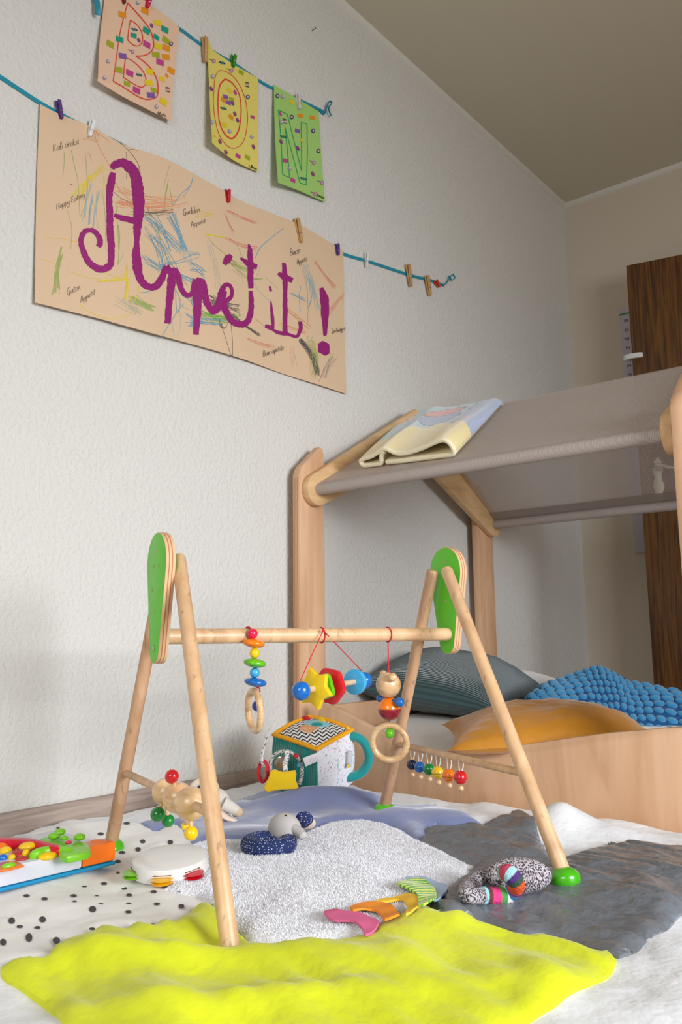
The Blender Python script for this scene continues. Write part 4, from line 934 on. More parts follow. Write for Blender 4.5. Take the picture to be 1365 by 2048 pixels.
let = [(B_((495,185),(512,150),(500,100),(460,55),(415,45),(375,62),(352,110),(352,170),(378,250),(415,315),(470,362),(520,378),(575,362),(603,325),(606,200),(600,100),(597,0)), [9,10,9,8,8,9,9,9,10,11,12,12,12,11,12,12,11]),
       (A_((597,1000),(595,900),(590,800),(592,720),(605,620),(622,535)), [11,11,11,11,13,9]), (A_((612,500),(640,468),(700,452),(755,480),(800,530),(822,600),(835,700),(842,800),(842,880),(835,950),(828,1040),(825,1080)), [8,13,15,18,18,19,20,19,18,15,12,9]),
       (A_((632,895),(690,920),(750,932),(810,950)), [6,9,10,10]), (B_((826,0),(830,60),(825,150),(822,250),(830,350),(845,430),(880,497),(935,530),(990,520),(1035,465),(1060,395),(1078,350)), [12,11,8,14,16,13,12,11,12,12,11,9]),
       (B_((1135,400),(1120,480),(1108,600),(1098,700),(1090,840)), [12,14,12,11,11]), (B_((1078,350),(1110,400),(1150,395),(1180,450),(1205,545),(1250,600),(1295,585),(1315,520),(1332,465)), [10,11,12,11,9,8,8,10,12]),
       (C_((50,590),(62,700),(62,850),(50,1065)), [12,17,14,9]), (C_((50,590),(100,625),(122,700),(145,790),(195,862),(235,830),(268,750),(290,690)), [8,14,12,11,12,14,14,11]),
       (C_((205,872),(255,810),(310,775),(350,740),(358,690),(342,648),(312,637),(285,660),(270,720),(282,800),(312,880),(360,948),(420,975),(480,962),(512,900),(522,820),(520,740),(516,690)), [10,12,8,7,6,6,7,9,13,12,11,11,11,11,10,9,8,6]),
       (C_((520,668),(515,560),(515,450),(512,350),(500,290)), [9,10,10,8,2]), (C_((430,410),(480,445),(520,472),(572,485)), [3,8,11,8]), (C_((292,465),(322,420),(352,385)), [7,14,6]),
       (C_((690,780),(698,870),(706,950),(708,1015)), [2,5,6,4]), (C_((640,990),(680,1002),(708,1022),(750,1045),(810,1055)), [6,8,4,6,7]), (C_((800,450),(810,560),(812,700),(812,850),(812,1072)), [6,9,7,8,8]), (C_((752,540),(800,568),(875,602)), [5,10,8]),
       (C_((815,1050),(860,1068),(910,1080),(935,1040),(945,1000),(938,952)), [5,5,5,6,7,6]), (C_((1118,665),(1145,750),(1152,900),(1152,1075)), [6,14,13,5]), (C_((1110,1130),(1142,1180),(1172,1235)), [10,22,8]), (C_((1098,1170),(1142,1180),(1188,1190)), [6, 20, 6]), (C_((680,650),(690,695)), [3,5])]
for g in ((0, 1, 2, 3, 4), (5, 6), (7, 8), (9, 12), (10, 11), (13, 14, 21), (15, 16, 17), (18, 19, 20)):
    g2 = [k for k in g if k < len(let)]
    strokes(BN, 'purple_letter', bx, [(let[k][0], [w_*1.18 for w_ in let[k][1]], None) for k in g2], purple, 0.0011, 0.06, False)
pencil = mat('pencil_grey', (116, 100, 88), 0.9)
wr = [write("Kali o'reksi", (106,303), (158,288), 14),write('Happy Eating', (113,420), (169,394), 13),write('Gudden', (366,431), (400,424), 13),write('Appetit', (382,454), (411,446), 10),write('Guten', (134,591), (161,579), 15),write('Appetit', (161,606), (190,588), 13),write('Buon', (580,512), (601,506), 14),write('Appetit', (594,529), (615,522), 11),write('Bom apetite', (526,714), (568,699), 12),write("Jo e'tva'gyat", (664,667), (691,660), 9)]
for w_ in wr: strokes(BN, 'handwritten_word', bx, w_, pencil, 0.0016, 0, False)
# letter sheets
def sheet_fn(y0, y1, z0, z1, curlL, curlB):
    return lambda y, z: 0.006+curlL*max(0, 1-(y-y0)/(y1-y0))**2*max(0, min(1, (z1-z)/(z1-z0)))+curlB*max(0, min(1, (z1-z)/(z1-z0)))**3
fB = sheet_fn(1.06, 1.28, 1.69, 1.95, 0.008, 0.016); fO = sheet_fn(1.39, 1.59, 1.70, 2.01, 0.026, 0.004); fN = sheet_fn(1.65, 1.88, 1.69, 2.03, 0.022, 0.008)
S3 = lambda *p: [(180+x/6.825, y/6.825) for x, y in p]
S4 = lambda *p: [(390+x/4.707, 60+y/4.707) for x, y in p]
SB = paper('letter_sheet', 'pale orange paper sheet with a red outlined letter B and stickers', 'paper sheet', [(216,-50),(260,-18),(305,12),(340,38),(359,55)], [(195,162),(240,190),(290,216),(344,243)], fB, mat('pale_orange_paper', (228,190,160), 0.8), 30, 30)
SO = paper('letter_sheet', 'yellow paper sheet with two red ovals forming the letter O', 'paper sheet', [(415,74),(425,98),(437,108),(470,130),(517,157)], [(424,285),(440,300),(470,322),(517,344)], fO, mat('pale_yellow_paper', (222,206,104), 0.8), 30, 30)
SN = paper('letter_sheet', 'light green paper sheet with a green outlined letter N', 'paper sheet', [(548,169),(580,188),(610,206),(638,223)], [(556,365),(600,382),(651,404)], fN, mat('pale_green_paper', (162,204,112), 0.8), 30, 30)
redpen = mat('red_felt_pen', (214,62,50), 0.8); grnpen = mat('green_felt_pen', (30,160,90), 0.8)
strokes(SB, 'outlined_letter', fB, [(S3((515,40),(640,180),(760,320),(830,430),(865,560),(860,660),(810,725),(730,760),(625,765)), 2.4, None), (S3((625,765),(720,830),(810,910),(880,1010),(920,1110),(930,1220),(915,1310),(870,1345),(780,1358),(680,1330),(560,1260),(440,1180),(315,1110)), 2.4, None), (S3((315,1110),(345,900),(375,680),(410,450),(460,240),(515,40)), 2.0, None),
    (S3((550,275),(620,320),(680,390),(715,480),(715,560),(690,610),(640,630),(575,605),(515,550)), 2.0, None), (S3((515,550),(525,430),(550,275)), 2.0, None), (S3((485,790),(560,820),(650,890),(720,970),(760,1060),(765,1130),(740,1175),(690,1190),(600,1150),(455,1055)), 2.0, None), (S3((455,1055),(470,900),(485,790)), 2.0, None)], redpen, 0.0006, 0, False)
strokes(SO, 'outlined_letter', fO, [(S4((235,380),(300,395),(380,460),(440,560),(480,680),(495,820),(485,950),(450,1060),(380,1112),(310,1095),(240,1010),(200,890),(175,720),(178,560),(195,430),(235,380)), 1.4, None), (S4((285,462),(340,490),(390,550),(425,640),(435,760),(425,880),(400,970),(350,1022),(290,990),(240,900),(220,780),(218,640),(235,520),(285,462)), [3.2,2.6,2.2,2,2.2,2.2,3,3.4,2.8,2.2,2,2.4,3,3.2], None)], redpen, 0.0006, 0, False)
npts = [(785,752),(870,795),(1005,1330),(1000,870),(1055,885),(1060,1150),(1050,1460),(990,1440),(850,920),(880,1240),(890,1390),(825,1362),(810,1000),(785,752)]
strokes(SN, 'outlined_letter', fN, [(S4(npts[i], npts[i+1]), 1.7, None) for i in range(len(npts)-1)], grnpen, 0.0006, 0, False)
def stickers(T, fn, conv, L, s, k=1.0):
    B = MB()
    for (x, y, c, *r) in L:
        c = {'o':(226,142,10),'y':(226,196,20),'t':(6,150,120),'m':(186,60,136),'p':(126,84,160),'g':(160,166,20),'w':(190,178,176),'b':(50,70,130),'r':(170,40,60)}[c]
        px, py = conv((x, y))[0]; rot = r[0] if r else rnd.uniform(-.3, .3); sz = (r[1] if len(r) > 1 else 1)*s
        vs = []
        for a_, b2 in ((-1, -.85), (1, -.35), (1, .85), (-1, .35)):
            xx = a_*math.cos(rot)-b2*math.sin(rot); yy = a_*math.sin(rot)+b2*math.cos(rot)
            q_ = on_surf(px+xx*sz*0.8, py+yy*sz, 0, fn, 3); q_.x += 0.0009; vs.append(q_)
        B.add(vs, [(0, 1, 2, 3)], c)
    o = B.build('sticker', vcol, T, smooth=False); o['kind'] = 'stuff'
    # small round candy and cake stickers
stickers(SB, fB, S3, [(440,200,'o'),(750,150,'o'),(925,315,'y'),(1022,405,'t'),(770,420,'t'),(905,510,'t',.3,.8),(405,540,'t'),(595,485,'t',0,.8),(275,605,'g'),(775,610,'m'),(930,635,'y'),(1035,550,'g'),(1040,655,'o'),(900,750,'g'),(1035,780,'o'),(955,850,'m'),(445,765,'p'),(390,955,'g'),(540,1000,'m'),(1108,965,'o'),(815,980,'y'),(980,1078,'y',0,.8),(800,1130,'y'),(505,1145,'g',0,.8),(635,1235,'m'),(870,1230,'g',0,.8),(830,1300,'p'),(1000,1390,'y'),(1050,1035,'o',.5,.5),(495,1000,'y',0,.4)], 9.4)
stickers(SO, fO, S4, [(435,400,'g'),(325,570,'y'),(378,590,'m',.6,.8),(285,630,'p'),(345,655,'g'),(268,660,'o'),(315,685,'p'),(340,820,'o'),(278,895,'y'),(542,820,'m',0,.8),(405,1188,'m'),(495,1200,'g'),(183,1000,'o',0,.4)], 6.4)
stickers(SN, fN, S4, [(912,678,'y'),(993,805,'o'),(1105,825,'o'),(965,950,'p'),(1013,1040,'y',0,.7),(850,1230,'m'),(922,1415,'m'),(805,790,'m',.7,.7)], 6.2)
def icons(T, fn, conv, L):
    B = MB()
    for x, y, kind in L:
        def disc(cx, cy, rx, ry, c, a=0.0, lf=0.0012):
            vs = []
            for k in range(12):
                t = k*math.pi/6; dx, dy = rx*math.cos(t), ry*math.sin(t); px, py = conv((x, y))[0]
                q_ = on_surf(px+cx+dx*math.cos(a)-dy*math.sin(a), py+cy+dx*math.sin(a)+dy*math.cos(a), 0, fn, 3); q_.x += lf; vs.append(q_)
            B.add(vs, [tuple(range(12))], c)
        if kind == 'candy': disc(-4, -1, 3, 1.6, (40,60,120), .7); disc(4, 1, 3, 1.6, (40,60,120), .7); disc(0, 0, 3.2, 3, (50,130,90), 0, .0015)
        elif kind == 'lolly': disc(-4.5, -2, 4.5, .7, (110,90,100), .4); disc(1.5, 1, 4, 4.6, (176,120,150)); disc(1.5, 1, 2, 2.3, (200,160,180), 0, .0015)
        elif kind == 'drop': disc(0, 0, 3, 5.2, (120,60,120), -.4); disc(0, -1.5, 2, 2.2, (170,70,110), 0, .0015)
        elif kind == 'cake':
            for k in range(4): disc(0, -4+2.6*k, 5, .9, [(40,70,90),(180,90,120),(200,190,180),(60,60,60)][k], .25)
        elif kind == 'ring': disc(0, 0, 4, 4.6, (70,56,96)); disc(0, 0, 2, 2.3, (190,186,190), 0, .0015)
        else: disc(0, 0, 4, 4.4, (150,140,160)); disc(1, -1, 2.4, 2.2, (200,200,196), 0, .0015)
    o = B.build('printed_sticker', vcol, T, smooth=False); o['kind'] = 'stuff'
icons(SB, fB, S3, [(605,405,'candy'),(670,1025,'candy'),(665,550,'drop'),(570,700,'lolly'),(1105,600,'ring'),(1060,1225,'cake'),(245,840,'cup'),(200,1065,'cup'),(905,1460,'cup'),(840,350,'drop'),(650,40,'cup')])
icons(SO, fO, S4, [(255,310,'candy'),(268,740,'candy'),(170,290,'lolly'),(335,380,'lolly'),(165,440,'cup'),(152,555,'drop'),(490,515,'cake'),(497,632,'ring'),(375,790,'drop'),(400,850,'drop'),(325,955,'cup'),(162,870,'cup'),(535,1005,'cup'),(550,1100,'drop'),(235,1050,'drop'),(290,1150,'drop'),(355,690,'drop')])
icons(SN, fN, S4, [(776,622,'ring'),(825,628,'cup'),(910,820,'ring'),(845,860,'cake'),(815,870,'cup'),(830,1005,'candy'),(810,1052,'drop'),(968,1115,'drop'),(1113,950,'ring'),(1162,1140,'ring'),(1112,1245,'lolly'),(890,1305,'cup'),(1020,1400,'candy'),(1110,1355,'drop'),(1190,1435,'lolly'),(1125,1540,'lolly')])
ink = mat('black_ink', (40,34,34), 0.8)
strokes(SB, 'signature', fB, write('Alisha', S3((920,1565))[0], S3((1040,1600))[0], 7), ink, 0.001, 0, False)
strokes(SO, 'signature', fO, write('Lilliana', S4((512,1290))[0], S4((582,1320))[0], 5, .7), ink, 0.001, 0, False)
strokes(SN, 'signature', fN, write('Natalia', S4((1150,1565))[0], S4((1215,1590))[0], 5, .7), ink, 0.001, 0, False)
# ribbons
rib = mat('teal_satin_ribbon', (24,138,160), 0.45)
def ribbon(name, label, pts, h):
    B = MB(); P = spline([on(x, y, 0, 0.003) for x, y in pts], 6); n = len(P)
    vs = []
    for p in P: vs += [p+V((0.0, 0, h/2)), p-V((0.0, 0, h/2)), p+V((-0.0012, 0, h/2)), p-V((0.0012, 0, h/2))]
    fs = []
    for i in range(n-1):
        a = 4*i; b2 = 4*i+4
        fs += [(a, a+1, b2+1, b2), (a+2, b2+2, b2+3, a+3), (a, b2, b2+2, a+2), (a+1, a+3, b2+3, b2+1)]
    B.add(vs, fs); return tag(B.build(name, rib, loc=P[0]), label, 'ribbon')
r1 = ribbon('ribbon', 'teal ribbon along the top of the banner, its end knotted beside a red peg', [(-60,118),(0,153),(83,207),(150,243),(300,318),(450,398),(600,466),(686,507),(735,522),(820,550),(860,560),(885,569),(889,571)], 0.0105)
r2 = ribbon('ribbon', 'teal ribbon holding up the three letter sheets', [(195,-30),(260,-5),(358,56),(408,92),(470,128),(517,160),(549,178),(600,200),(637,218),(648,223)], 0.0095)
B = MB(); B.sweep(spline([on(x, y, 0, xx) for x, y, xx in ((886,570,.004),(892,568,.008),(900,556,.012),(906,549,.016),(910,556,.02),(904,560,.014),(898,552,.01))], 5), 0.0045, 8, flat=0.4); sub('knotted_end', B, rib, r1)
B = MB(); B.sweep(spline([on(x, y, 0, xx) for x, y, xx in ((640,222,.004),(649,228,.006),(653,216,.01),(659,203,.014),(664,206,.018),(658,216,.012),(661,228,.012),(663,231,.01))], 5), 0.005, 8, flat=0.4); sub('knotted_end', B, rib, r2)
B = MB(); B.sweep(spline([on(x, y, 0, xx) for x, y, xx in ((195,-24,.004),(190,-8,.010),(194,6,.016),(195,18,.020),(195,30,.016))], 5), 0.0075, 10, flat=0.5); sub('knotted_end', B, rib, r2)
# pegs
def peg(label, px, py, Lpx, ang, m_, spring=True, x0=0.012, wpx=7, spread=0.3, group=None):
    c = on(px, py, 0, x0); dep = (c-CAM).dot(FW); L = Lpx*dep/FPX; w = wpx*dep/FPX*1.0
    T = thing('clothes_peg', label, 'clothes peg', c, group); t = math.radians(ang)
    dn = V((0, math.sin(t), -math.cos(t))); sd = V((0, math.cos(t), math.sin(t)))
    for s_, off in ((1, 0), (-1, 1)):
        a = dn*(-L/2)+V((0.0045*s_, 0, 0))+sd*(off*-w*0.35); e = dn*(L/2)+V((0.0022*s_, 0, 0))
        ax_ = (e-a).normalized(); fx = sd; n3 = ax_.cross(fx).normalized()
        poly = [(-w/2, 0), (w/2, 0), (w/2, L*0.62), (w/2*0.8, L*0.66), (w/2, L*0.70), (w/2*0.8, L), (-w/2*0.8, L), (-w/2, L*0.70), (-w/2*0.8, L*0.66), (-w/2, L*0.62)]
        b = MB(); b.prism(poly, c+a-n3*0.0018, fx, ax_, n3, 0.0036, 0.0006); b.build('peg_half', m_, T)
    if spring:
        b = MB(); b.torus(c+dn*(L*0.12)+V((0.003, 0, 0)), dn, w*0.42, 0.0007, 20, 6); b.build('spring', steel, T)
pegw = mat('raw_peg_wood', (196,152,98), 0.6, wave=(70, 'Z', 0, 1, 0.1)); gp = 'pegs on the teal ribbons'
def pc(n, c): return mat(n, c, 0.55)
peg('larger purple peg at the upper corner of the banner', 120, 219, 36, 15, pc('purple_paint', (84,48,120)), group=gp)
peg('white peg clipping the top of the banner', 183, 257, 38, -12, pc('white_paint', (226,226,226)), group=gp, x0=.014)
peg('small red peg on the banner edge', 457, 392, 26, 3, pc('red_paint', (190,20,40)), group=gp)
peg('natural wood peg clipping the banner beside the small purple peg', 599, 461, 48, 14, pegw, group=gp, wpx=8)
peg('small purple peg at the end of the banner', 676, 499, 23, 4, pc('purple_paint', (84,48,120)), group=gp, wpx=6)
peg('white peg hanging on bare ribbon', 734, 519, 31, -6, pc('white_paint', (226,226,226)), group=gp, wpx=5)
peg('natural wood peg on bare ribbon beside the white peg', 820, 551, 44, 10, pegw, group=gp, wpx=8)
peg('natural wood peg on bare ribbon beside the orange-red peg', 858, 571, 40, 12, pegw, group=gp, wpx=8)
peg('orange-red peg pinning the knotted ribbon end', 876, 567, 17, 55, pc('orange_red_paint', (206,50,30)), group=gp, wpx=6)
peg('natural wood peg at the corner of the yellow sheet', 411, 99, 54, 1, pegw, group=gp, wpx=8)
peg('green peg on top of the yellow sheet', 468, 122, 27, -6, pc('green_paint', (40,140,20)), group=gp)
peg('white peg with red speckles on the green sheet', 598, 203, 32, 4, mat('speckled_white_paint', (214,206,204), 0.55, var=(300, .2)), group=gp, wpx=6)
peg('pink peg on the pale orange sheet', 298, 4, 30, -14, pc('pink_paint', (200,24,80)), group=gp)
peg('dark red peg at the upper corner of the pale orange sheet', 248, -4, 22, 8, pc('dark_red_paint', (130,20,40)), group=gp, wpx=5)
B = MB(); nl = on(624, 62, 0, 0.0); B.rod(nl, nl+V((0.015, 0.002, 0.004)), 0.0011, seg=8); B.lathe([(0.003, 0), (0.003, 0.001)], nl+V((0.014, 0.002, 0.004)), (1, 0.1, 0.2), 12); tag(B.build('nail', mat('dull_steel', (110,104,96), 0.4, metal=.8), loc=nl), 'small steel nail sticking out of the bare wall above the letter sheets', 'nail')

# ------------------------------------------------------------------ soft activity cube
ztop = 0.155; c_l, c_f, c_r = on(542, 1460, 2, ztop), on(645, 1494, 2, ztop), on(691, 1455, 2, ztop)
E1 = (c_l-c_f); E2 = (c_r-c_f); a1 = math.atan2(E1.y, E1.x); a2 = math.atan2(E2.y, E2.x)
mid = (a1+a2)/2 if abs(a1-a2) < math.pi else (a1+a2)/2+math.pi
d1 = V((math.cos(mid+math.pi/4*(1 if a1 > a2 else -1)), math.sin(mid+math.pi/4*(1 if a1 > a2 else -1)), 0)); d2 = V((math.cos(mid-math.pi/4*(1 if a1 > a2 else -1)), math.sin(mid-math.pi/4*(1 if a1 > a2 else -1)), 0))
CS = 0.142; cc = c_f+d1*(CS/2)+d2*(CS/2); cc.z = ztop-CS/2
cc.z = max(cc.z, HT(cc.x, cc.y)+CS/2-0.004)
CT = Matrix.Rotation(math.radians(18), 3, V((RT.x, RT.y, 0))); cc = cc-V((RT.x, RT.y, 0))*0.010+V((0, 0, 0.016)); dc = (cc-CAM).dot(FW)
AC = thing('activity_cube', 'soft fabric activity cube with zigzag top, teal corduroy side and ring handle', 'toy', (cc.x, cc.y, cc.z-CS/2))
def cube_pt(x, y, z):
    p = V((x, y, z)); r = p.length; k = 0.30; f = (1-k)+k*(1.22/max(r, .3)); p = p*f*(0.98); return cc+CT @ ((d1*p.x+d2*p.y+ZX*p.z)*(CS/2))
def cface(nm, fn, m_, cf=None, n=30, uvs=None):
    b = MB(); b.grid(lambda u, v: cube_pt(*fn(u*2-1, v*2-1)), n, n, cf=cf); b.uv = [((i/n), (j/n)) for i in range(n+1) for j in range(n+1)]; return b.build(nm, m_, AC)
def topcol(u, v):
    if u < .08 or v < .08 or u > .92 or v > .92: return (240,168,16)
    x, y = u-.62, v-.62
    if ((u-.55)/.09)**2+((v-.66)/.10)**2 < 1: return (22,160,154)
    if ((u-.60)/.24)**2+((v-.72)/.17)**2 < 1: return (150,206,220)
    if (abs(v-.45) < .13 and .42 < u < .62) or (((u-.62)/.1)**2+((v-.48)/.14)**2 < 1): return (240,190,140) if fnz(u, v, 60) < .18 else (200,90,40)
    tri = abs(((u-v)*5.5) % 1-.5)*2; s_ = ((u+v)*6.0+tri*0.8) % 1
    return (24,34,52) if s_ < .42 else (238,234,228)
cface('zigzag_panel', lambda x, y: (x, y, 1), mat('zigzag_print', (200,200,200), 0.85, col=True), topcol, 110)
tealcord = mat('teal_cube_corduroy', (20,160,148), 0.85, wave=(6.5, 'X', 0.0025, 0.2, 0.35, 'UV'), sheen=0.4)
cface('corduroy_panel', lambda x, y: (x, -1, y), tealcord)
def dotc(u, v):
    if fnz(u*1.0, v, 34, 3) > .42: return [(210,90,90),(80,120,190),(90,180,170)][int(u*97+v*31) % 3]
    return (232,230,236) if not (.45 < u < .5 and .2 < v < .7 and fnz(u, v, 20) > 0) else (170,214,206)
cface('white_panel', lambda x, y: (-1, x, y), mat('white_spotted_print', (200,200,200), 0.85, col=True, bump=(30, .5, .006)), dotc, 70)
for nm, f in (('back_panel', lambda x, y: (x, 1, y)), ('back_panel', lambda x, y: (1, x, y)), ('bottom_panel', lambda x, y: (x, y, -1))): cface(nm, f, mat('teal_cotton', (24,150,144), 0.9), n=12)
b = MB(); ed = []
for (x0, y0, x1, y1) in ((-1, -1, 1, -1), (1, -1, 1, 1), (1, 1, -1, 1), (-1, 1, -1, -1)):
    ed += [cube_pt(x0+(x1-x0)*k/10, y0+(y1-y0)*k/10, 1) for k in range(10)]
b.sweep(ed, 0.0045, 10, closed=True); b.build('yellow_piping', mat('yellow_binding', (240,168,16), 0.85), AC)
c2q = lambda x, y, d: P2(500, 1420, 5.25, x, y, d-(.030 if d < dc-.06 else 0))
dc = (cc-CAM).dot(FW)
tealp = mat('teal_plush', (14,142,140), 0.9, bump=(120, .4, .002), sheen=0.5)
b = MB(); hc = c2q(1085, 490, dc-0.005); b.sweep(spline([c2q(990,300,dc+.01), c2q(1090,275,dc), c2q(1190,330,dc), c2q(1245,440,dc), c2q(1245,550,dc), c2q(1180,650,dc), c2q(1080,700,dc), c2q(960,690,dc+.01)], 7), 0.0135, 16, flat=0.75); b.build('ring_handle', tealp, AC)
redf = mat('red_felt', (206,40,54), 0.9); b = MB(); b.sweep(spline([c2q(138,530,dc-.08), c2q(180,580,dc-.085), c2q(185,690,dc-.085), c2q(140,755,dc-.08), c2q(98,700,dc-.075), c2q(98,600,dc-.075)], 6, True), 0.0052, 12, True, 0.6); b.build('red_drop_ring', redf, AC)
spot = MB(); spf = lambda u, v: (30,40,70) if fnz(u*40, v*3, 1.6, 1) > .25 else (232,230,230)
spot.sweep(spline([c2q(215,200,dc-.02), c2q(170,290,dc-.05), c2q(140,420,dc-.08), c2q(125,500,dc-.085), c2q(132,570,dc-.085)], 8), 0.0034, 12, flat=.4, cf=spf); spot.build('spotted_strap', vcol_cloth, AC)
spot = MB(); spot.sweep(spline([c2q(385,420,dc-.07), c2q(390,500,dc-.085), c2q(370,560,dc-.09), c2q(375,640,dc-.095)], 12), 0.0050, 12, flat=.4, cf=spf); spot.build('spotted_strap', vcol_cloth, AC)
b = MB(); b.sweep(spline([c2q(215,620,dc-.075), c2q(225,520,dc-.075), c2q(290,450,dc-.072), c2q(380,435,dc-.07), c2q(470,470,dc-.065), c2q(540,560,dc-.062), c2q(548,680,dc-.065), c2q(520,780,dc-.07)], 10), 0.0040, 10, cf=lambda u, v: (40,60,50) if fnz(u*60, v*6, 1.2, 3) > .1 else (214,210,200)); b.build('printed_border', vcol_cloth, AC)
b = MB(); b.ball(c2q(330,560,dc-.066), 0.016, 20, (1, 1, .18), axis=-FW); b.build('mirror', mat('mirror_foil', (200,190,180), 0.15, metal=.8), AC)
star = [(150,800),(205,690),(215,640),(260,622),(345,650),(440,635),(480,632),(490,670),(485,740),(512,805),(490,825),(330,830),(190,855),(155,835)]
b = MB(); so = c2q(330,740,dc-.105); b.prism([((c2q(x, y, dc-.105)-so).dot(RT), (c2q(x, y, dc-.105)-so).dot(UP)) for x, y in star], so+FW*0.005, RT, UP, -FW, 0.012, 0.004); b.build('yellow_star', mat('yellow_felt', (238,196,10), 0.9, bump=(300, .3, .001), sheen=.3), AC)
b = MB(); po = c2q(655,510,dc-.088); tag_ = [(555,505),(745,435),(765,515),(585,595)]; b.prism([((c2q(x, y, dc-.088)-po).dot(RT), (c2q(x, y, dc-.088)-po).dot(UP)) for x, y in tag_], po+FW*.001, RT, UP, -FW, 0.0012, .0003); lbo = b.build('care_label', mat('white_satin', (232,226,228), 0.6), AC)
b = MB()
for i in range(4): 
    for j in range(5): p = c2q(632+i*2+j*19+rnd.uniform(-2,2), 518+i*12-j*6.5, dc-.0895); b.box(p, (0.0011*rnd.uniform(.8,1.6), .0003, .0004), Matrix((RT, FW, UP)).transposed(), bev=.0001)
sub('label_print', b, ink, lbo)
for (x, y, sz, m_, nm) in ((490,480,.0085,redf,'red_tag'), (522,575,.0085,mat('sky_tag', (120,190,220), .9),'blue_tag'), (1035,205,.010,mat('yellow_tag', (240,200,40), .9),'yellow_tag')):
    b = MB(); b.box(c2q(x, y, dc-.07 if x < 900 else dc), (sz, .002, sz*1.1), Matrix((RT, FW, UP)).transposed() @ Matrix.Rotation(.3, 3, 'Y'), bev=.0006); b.build(nm, m_, AC)
b = MB(); b.rod(c2q(1050,430,dc-.03), c2q(1040,600,dc-.03), 0.0055); b.build('clear_tube', mat('clear_plastic', (210,210,214), .1, alpha=.5), AC)
b = MB(); b.ball(c2q(1040,575,dc-.032), 0.004, 10); b.ball(c2q(1030,590,dc-.033), .0035, 10); b.build('tube_bead', p_yel, AC)
b = MB(); b.ball(c2q(590,88,dc+.05), .010, 12, (1.4, .3, .6)); b.build('back_tag', redf, AC)
b = MB(); b.ball(c2q(745,112,dc+.04), .010, 12, (1.4, .3, .8)); b.build('back_tag', mat('yellow_tag', (240,200,40), .9), AC)

# ------------------------------------------------------------------ toys on the blanket
def gnd(px, py, off=0.012): return on_surf(px, py, 2, lambda x, y: HT(x, y)+off)
# neck ring mouse
navd = mat('navy_spotted_cotton', (26,42,92), 0.85)
nt = navd.node_tree; N = nt.nodes; L = nt.links; vo = N.new('ShaderNodeTexVoronoi'); vo.inputs['Scale'].default_value = 260; vo.inputs['Randomness'].default_value = .35
tcn = N.new('ShaderNodeTexCoord'); L.new(tcn.outputs['Object'], vo.inputs['Vector']); rr = N.new('ShaderNodeMapRange'); rr.inputs[1].default_value = .24; rr.inputs[2].default_value = .30; rr.inputs[3].default_value = 1; rr.inputs[4].default_value = 0
L.new(vo.outputs['Distance'], rr.inputs[0]); mx = N.new('ShaderNodeMix'); mx.data_type = 'RGBA'; L.new(rr.outputs[0], mx.inputs[0]); mx.inputs[6].default_value = lin((26,42,92))+(1,); mx.inputs[7].default_value = lin((170,180,205))+(1,); L.new(mx.outputs[2], N['Principled BSDF'].inputs['Base Color'])
g0 = gnd(538, 1693, .018)
MR = thing('mouse_ring_rattle', 'grey mouse soft toy with a navy spotted ring lying on the fleece panel', 'toy', (g0.x, g0.y, g0.z-.01))
b = MB(); Rr, rr_ = 0.0285, 0.0145
def ringf(u, v):
    t = 2*math.pi*u; p = 2*math.pi*v; notch = 1-0.16*math.exp(-((((t-1.9+math.pi) % (2*math.pi))-math.pi)/.35)**2)
    d = V((math.cos(t), math.sin(t), 0)); return g0+d*(Rr*notch*1.12)+d*(rr_*math.cos(p))+ZX*(rr_*notch*math.sin(p)+.004)
b.grid(ringf, 56, 20, True, True); b.build('spotted_ring', navd, MR)
greyf = mat('light_grey_jersey', (190,186,184), .9, bump=(400, .2, .001))
dm = (g0-CAM).dot(FW); c7 = lambda x, y, d: P2(470, 1610, 8.03, x, y, d)
b = MB(); b.ball(c7(800,400,dm+.035), .030, 28, (1.05, .8, .92)); bo = b.build('body', greyf, MR)
b = MB(); b.sweep([c7(930,370,dm+.02), c7(1040,440,dm+.01), c7(1100,500,dm), c7(1125,530,dm-.002)], [.009,.0085,.0075,.003], 14); sub('leg', b, greyf, bo)
b = MB(); b.ball(c7(1120,235,dm+.06), .0155, 24, (1, .45, 1.0), axis=V((.2, -.3, 1))); sub('ear', b, navd, bo)
b = MB(); b.ball(c7(1160,290,dm+.062), .0145, 24, (1.05, .4, .8), axis=V((.2, -.3, 1))); sub('ear_lining', b, mat('beige_jersey', (206,190,170), .9), bo)
b = MB(); b.ball(c7(818,172,dm+.028), .0016, 8, (2, 1, 1)); sub('eye', b, ink, bo)
# grey satin: knitted rattle
kn = mat('heather_grey_knit', (128,122,128), .95, bump=(260, .9, .003)); nt = kn.node_tree; N = nt.nodes; L = nt.links
n1_ = N.new('ShaderNodeTexNoise'); n1_.inputs['Scale'].default_value = 560; n1_.inputs['Detail'].default_value = 1; tcn = N.new('ShaderNodeTexCoord'); mpn = N.new('ShaderNodeMapping'); mpn.inputs['Scale'].default_value = (1, 1, .55); L.new(tcn.outputs['Object'], mpn.inputs[0]); L.new(mpn.outputs[0], n1_.inputs[0])
crr = N.new('ShaderNodeValToRGB'); crr.color_ramp.elements[0].position = .44; crr.color_ramp.elements[1].position = .54; crr.color_ramp.elements[0].color = lin((62,54,62))+(1,); crr.color_ramp.elements[1].color = lin((200,192,198))+(1,); L.new(n1_.outputs[0], crr.inputs[0]); L.new(crr.outputs[0], N['Principled BSDF'].inputs['Base Color'])
k5 = lambda x, y, off: gnd(900+x/6.205, 1680+y/6.205, off)
KR = thing('knitted_rattle', 'grey heather knitted rattle with a rainbow striped arm on the grey satin panel', 'toy', k5(700, 600, .012))
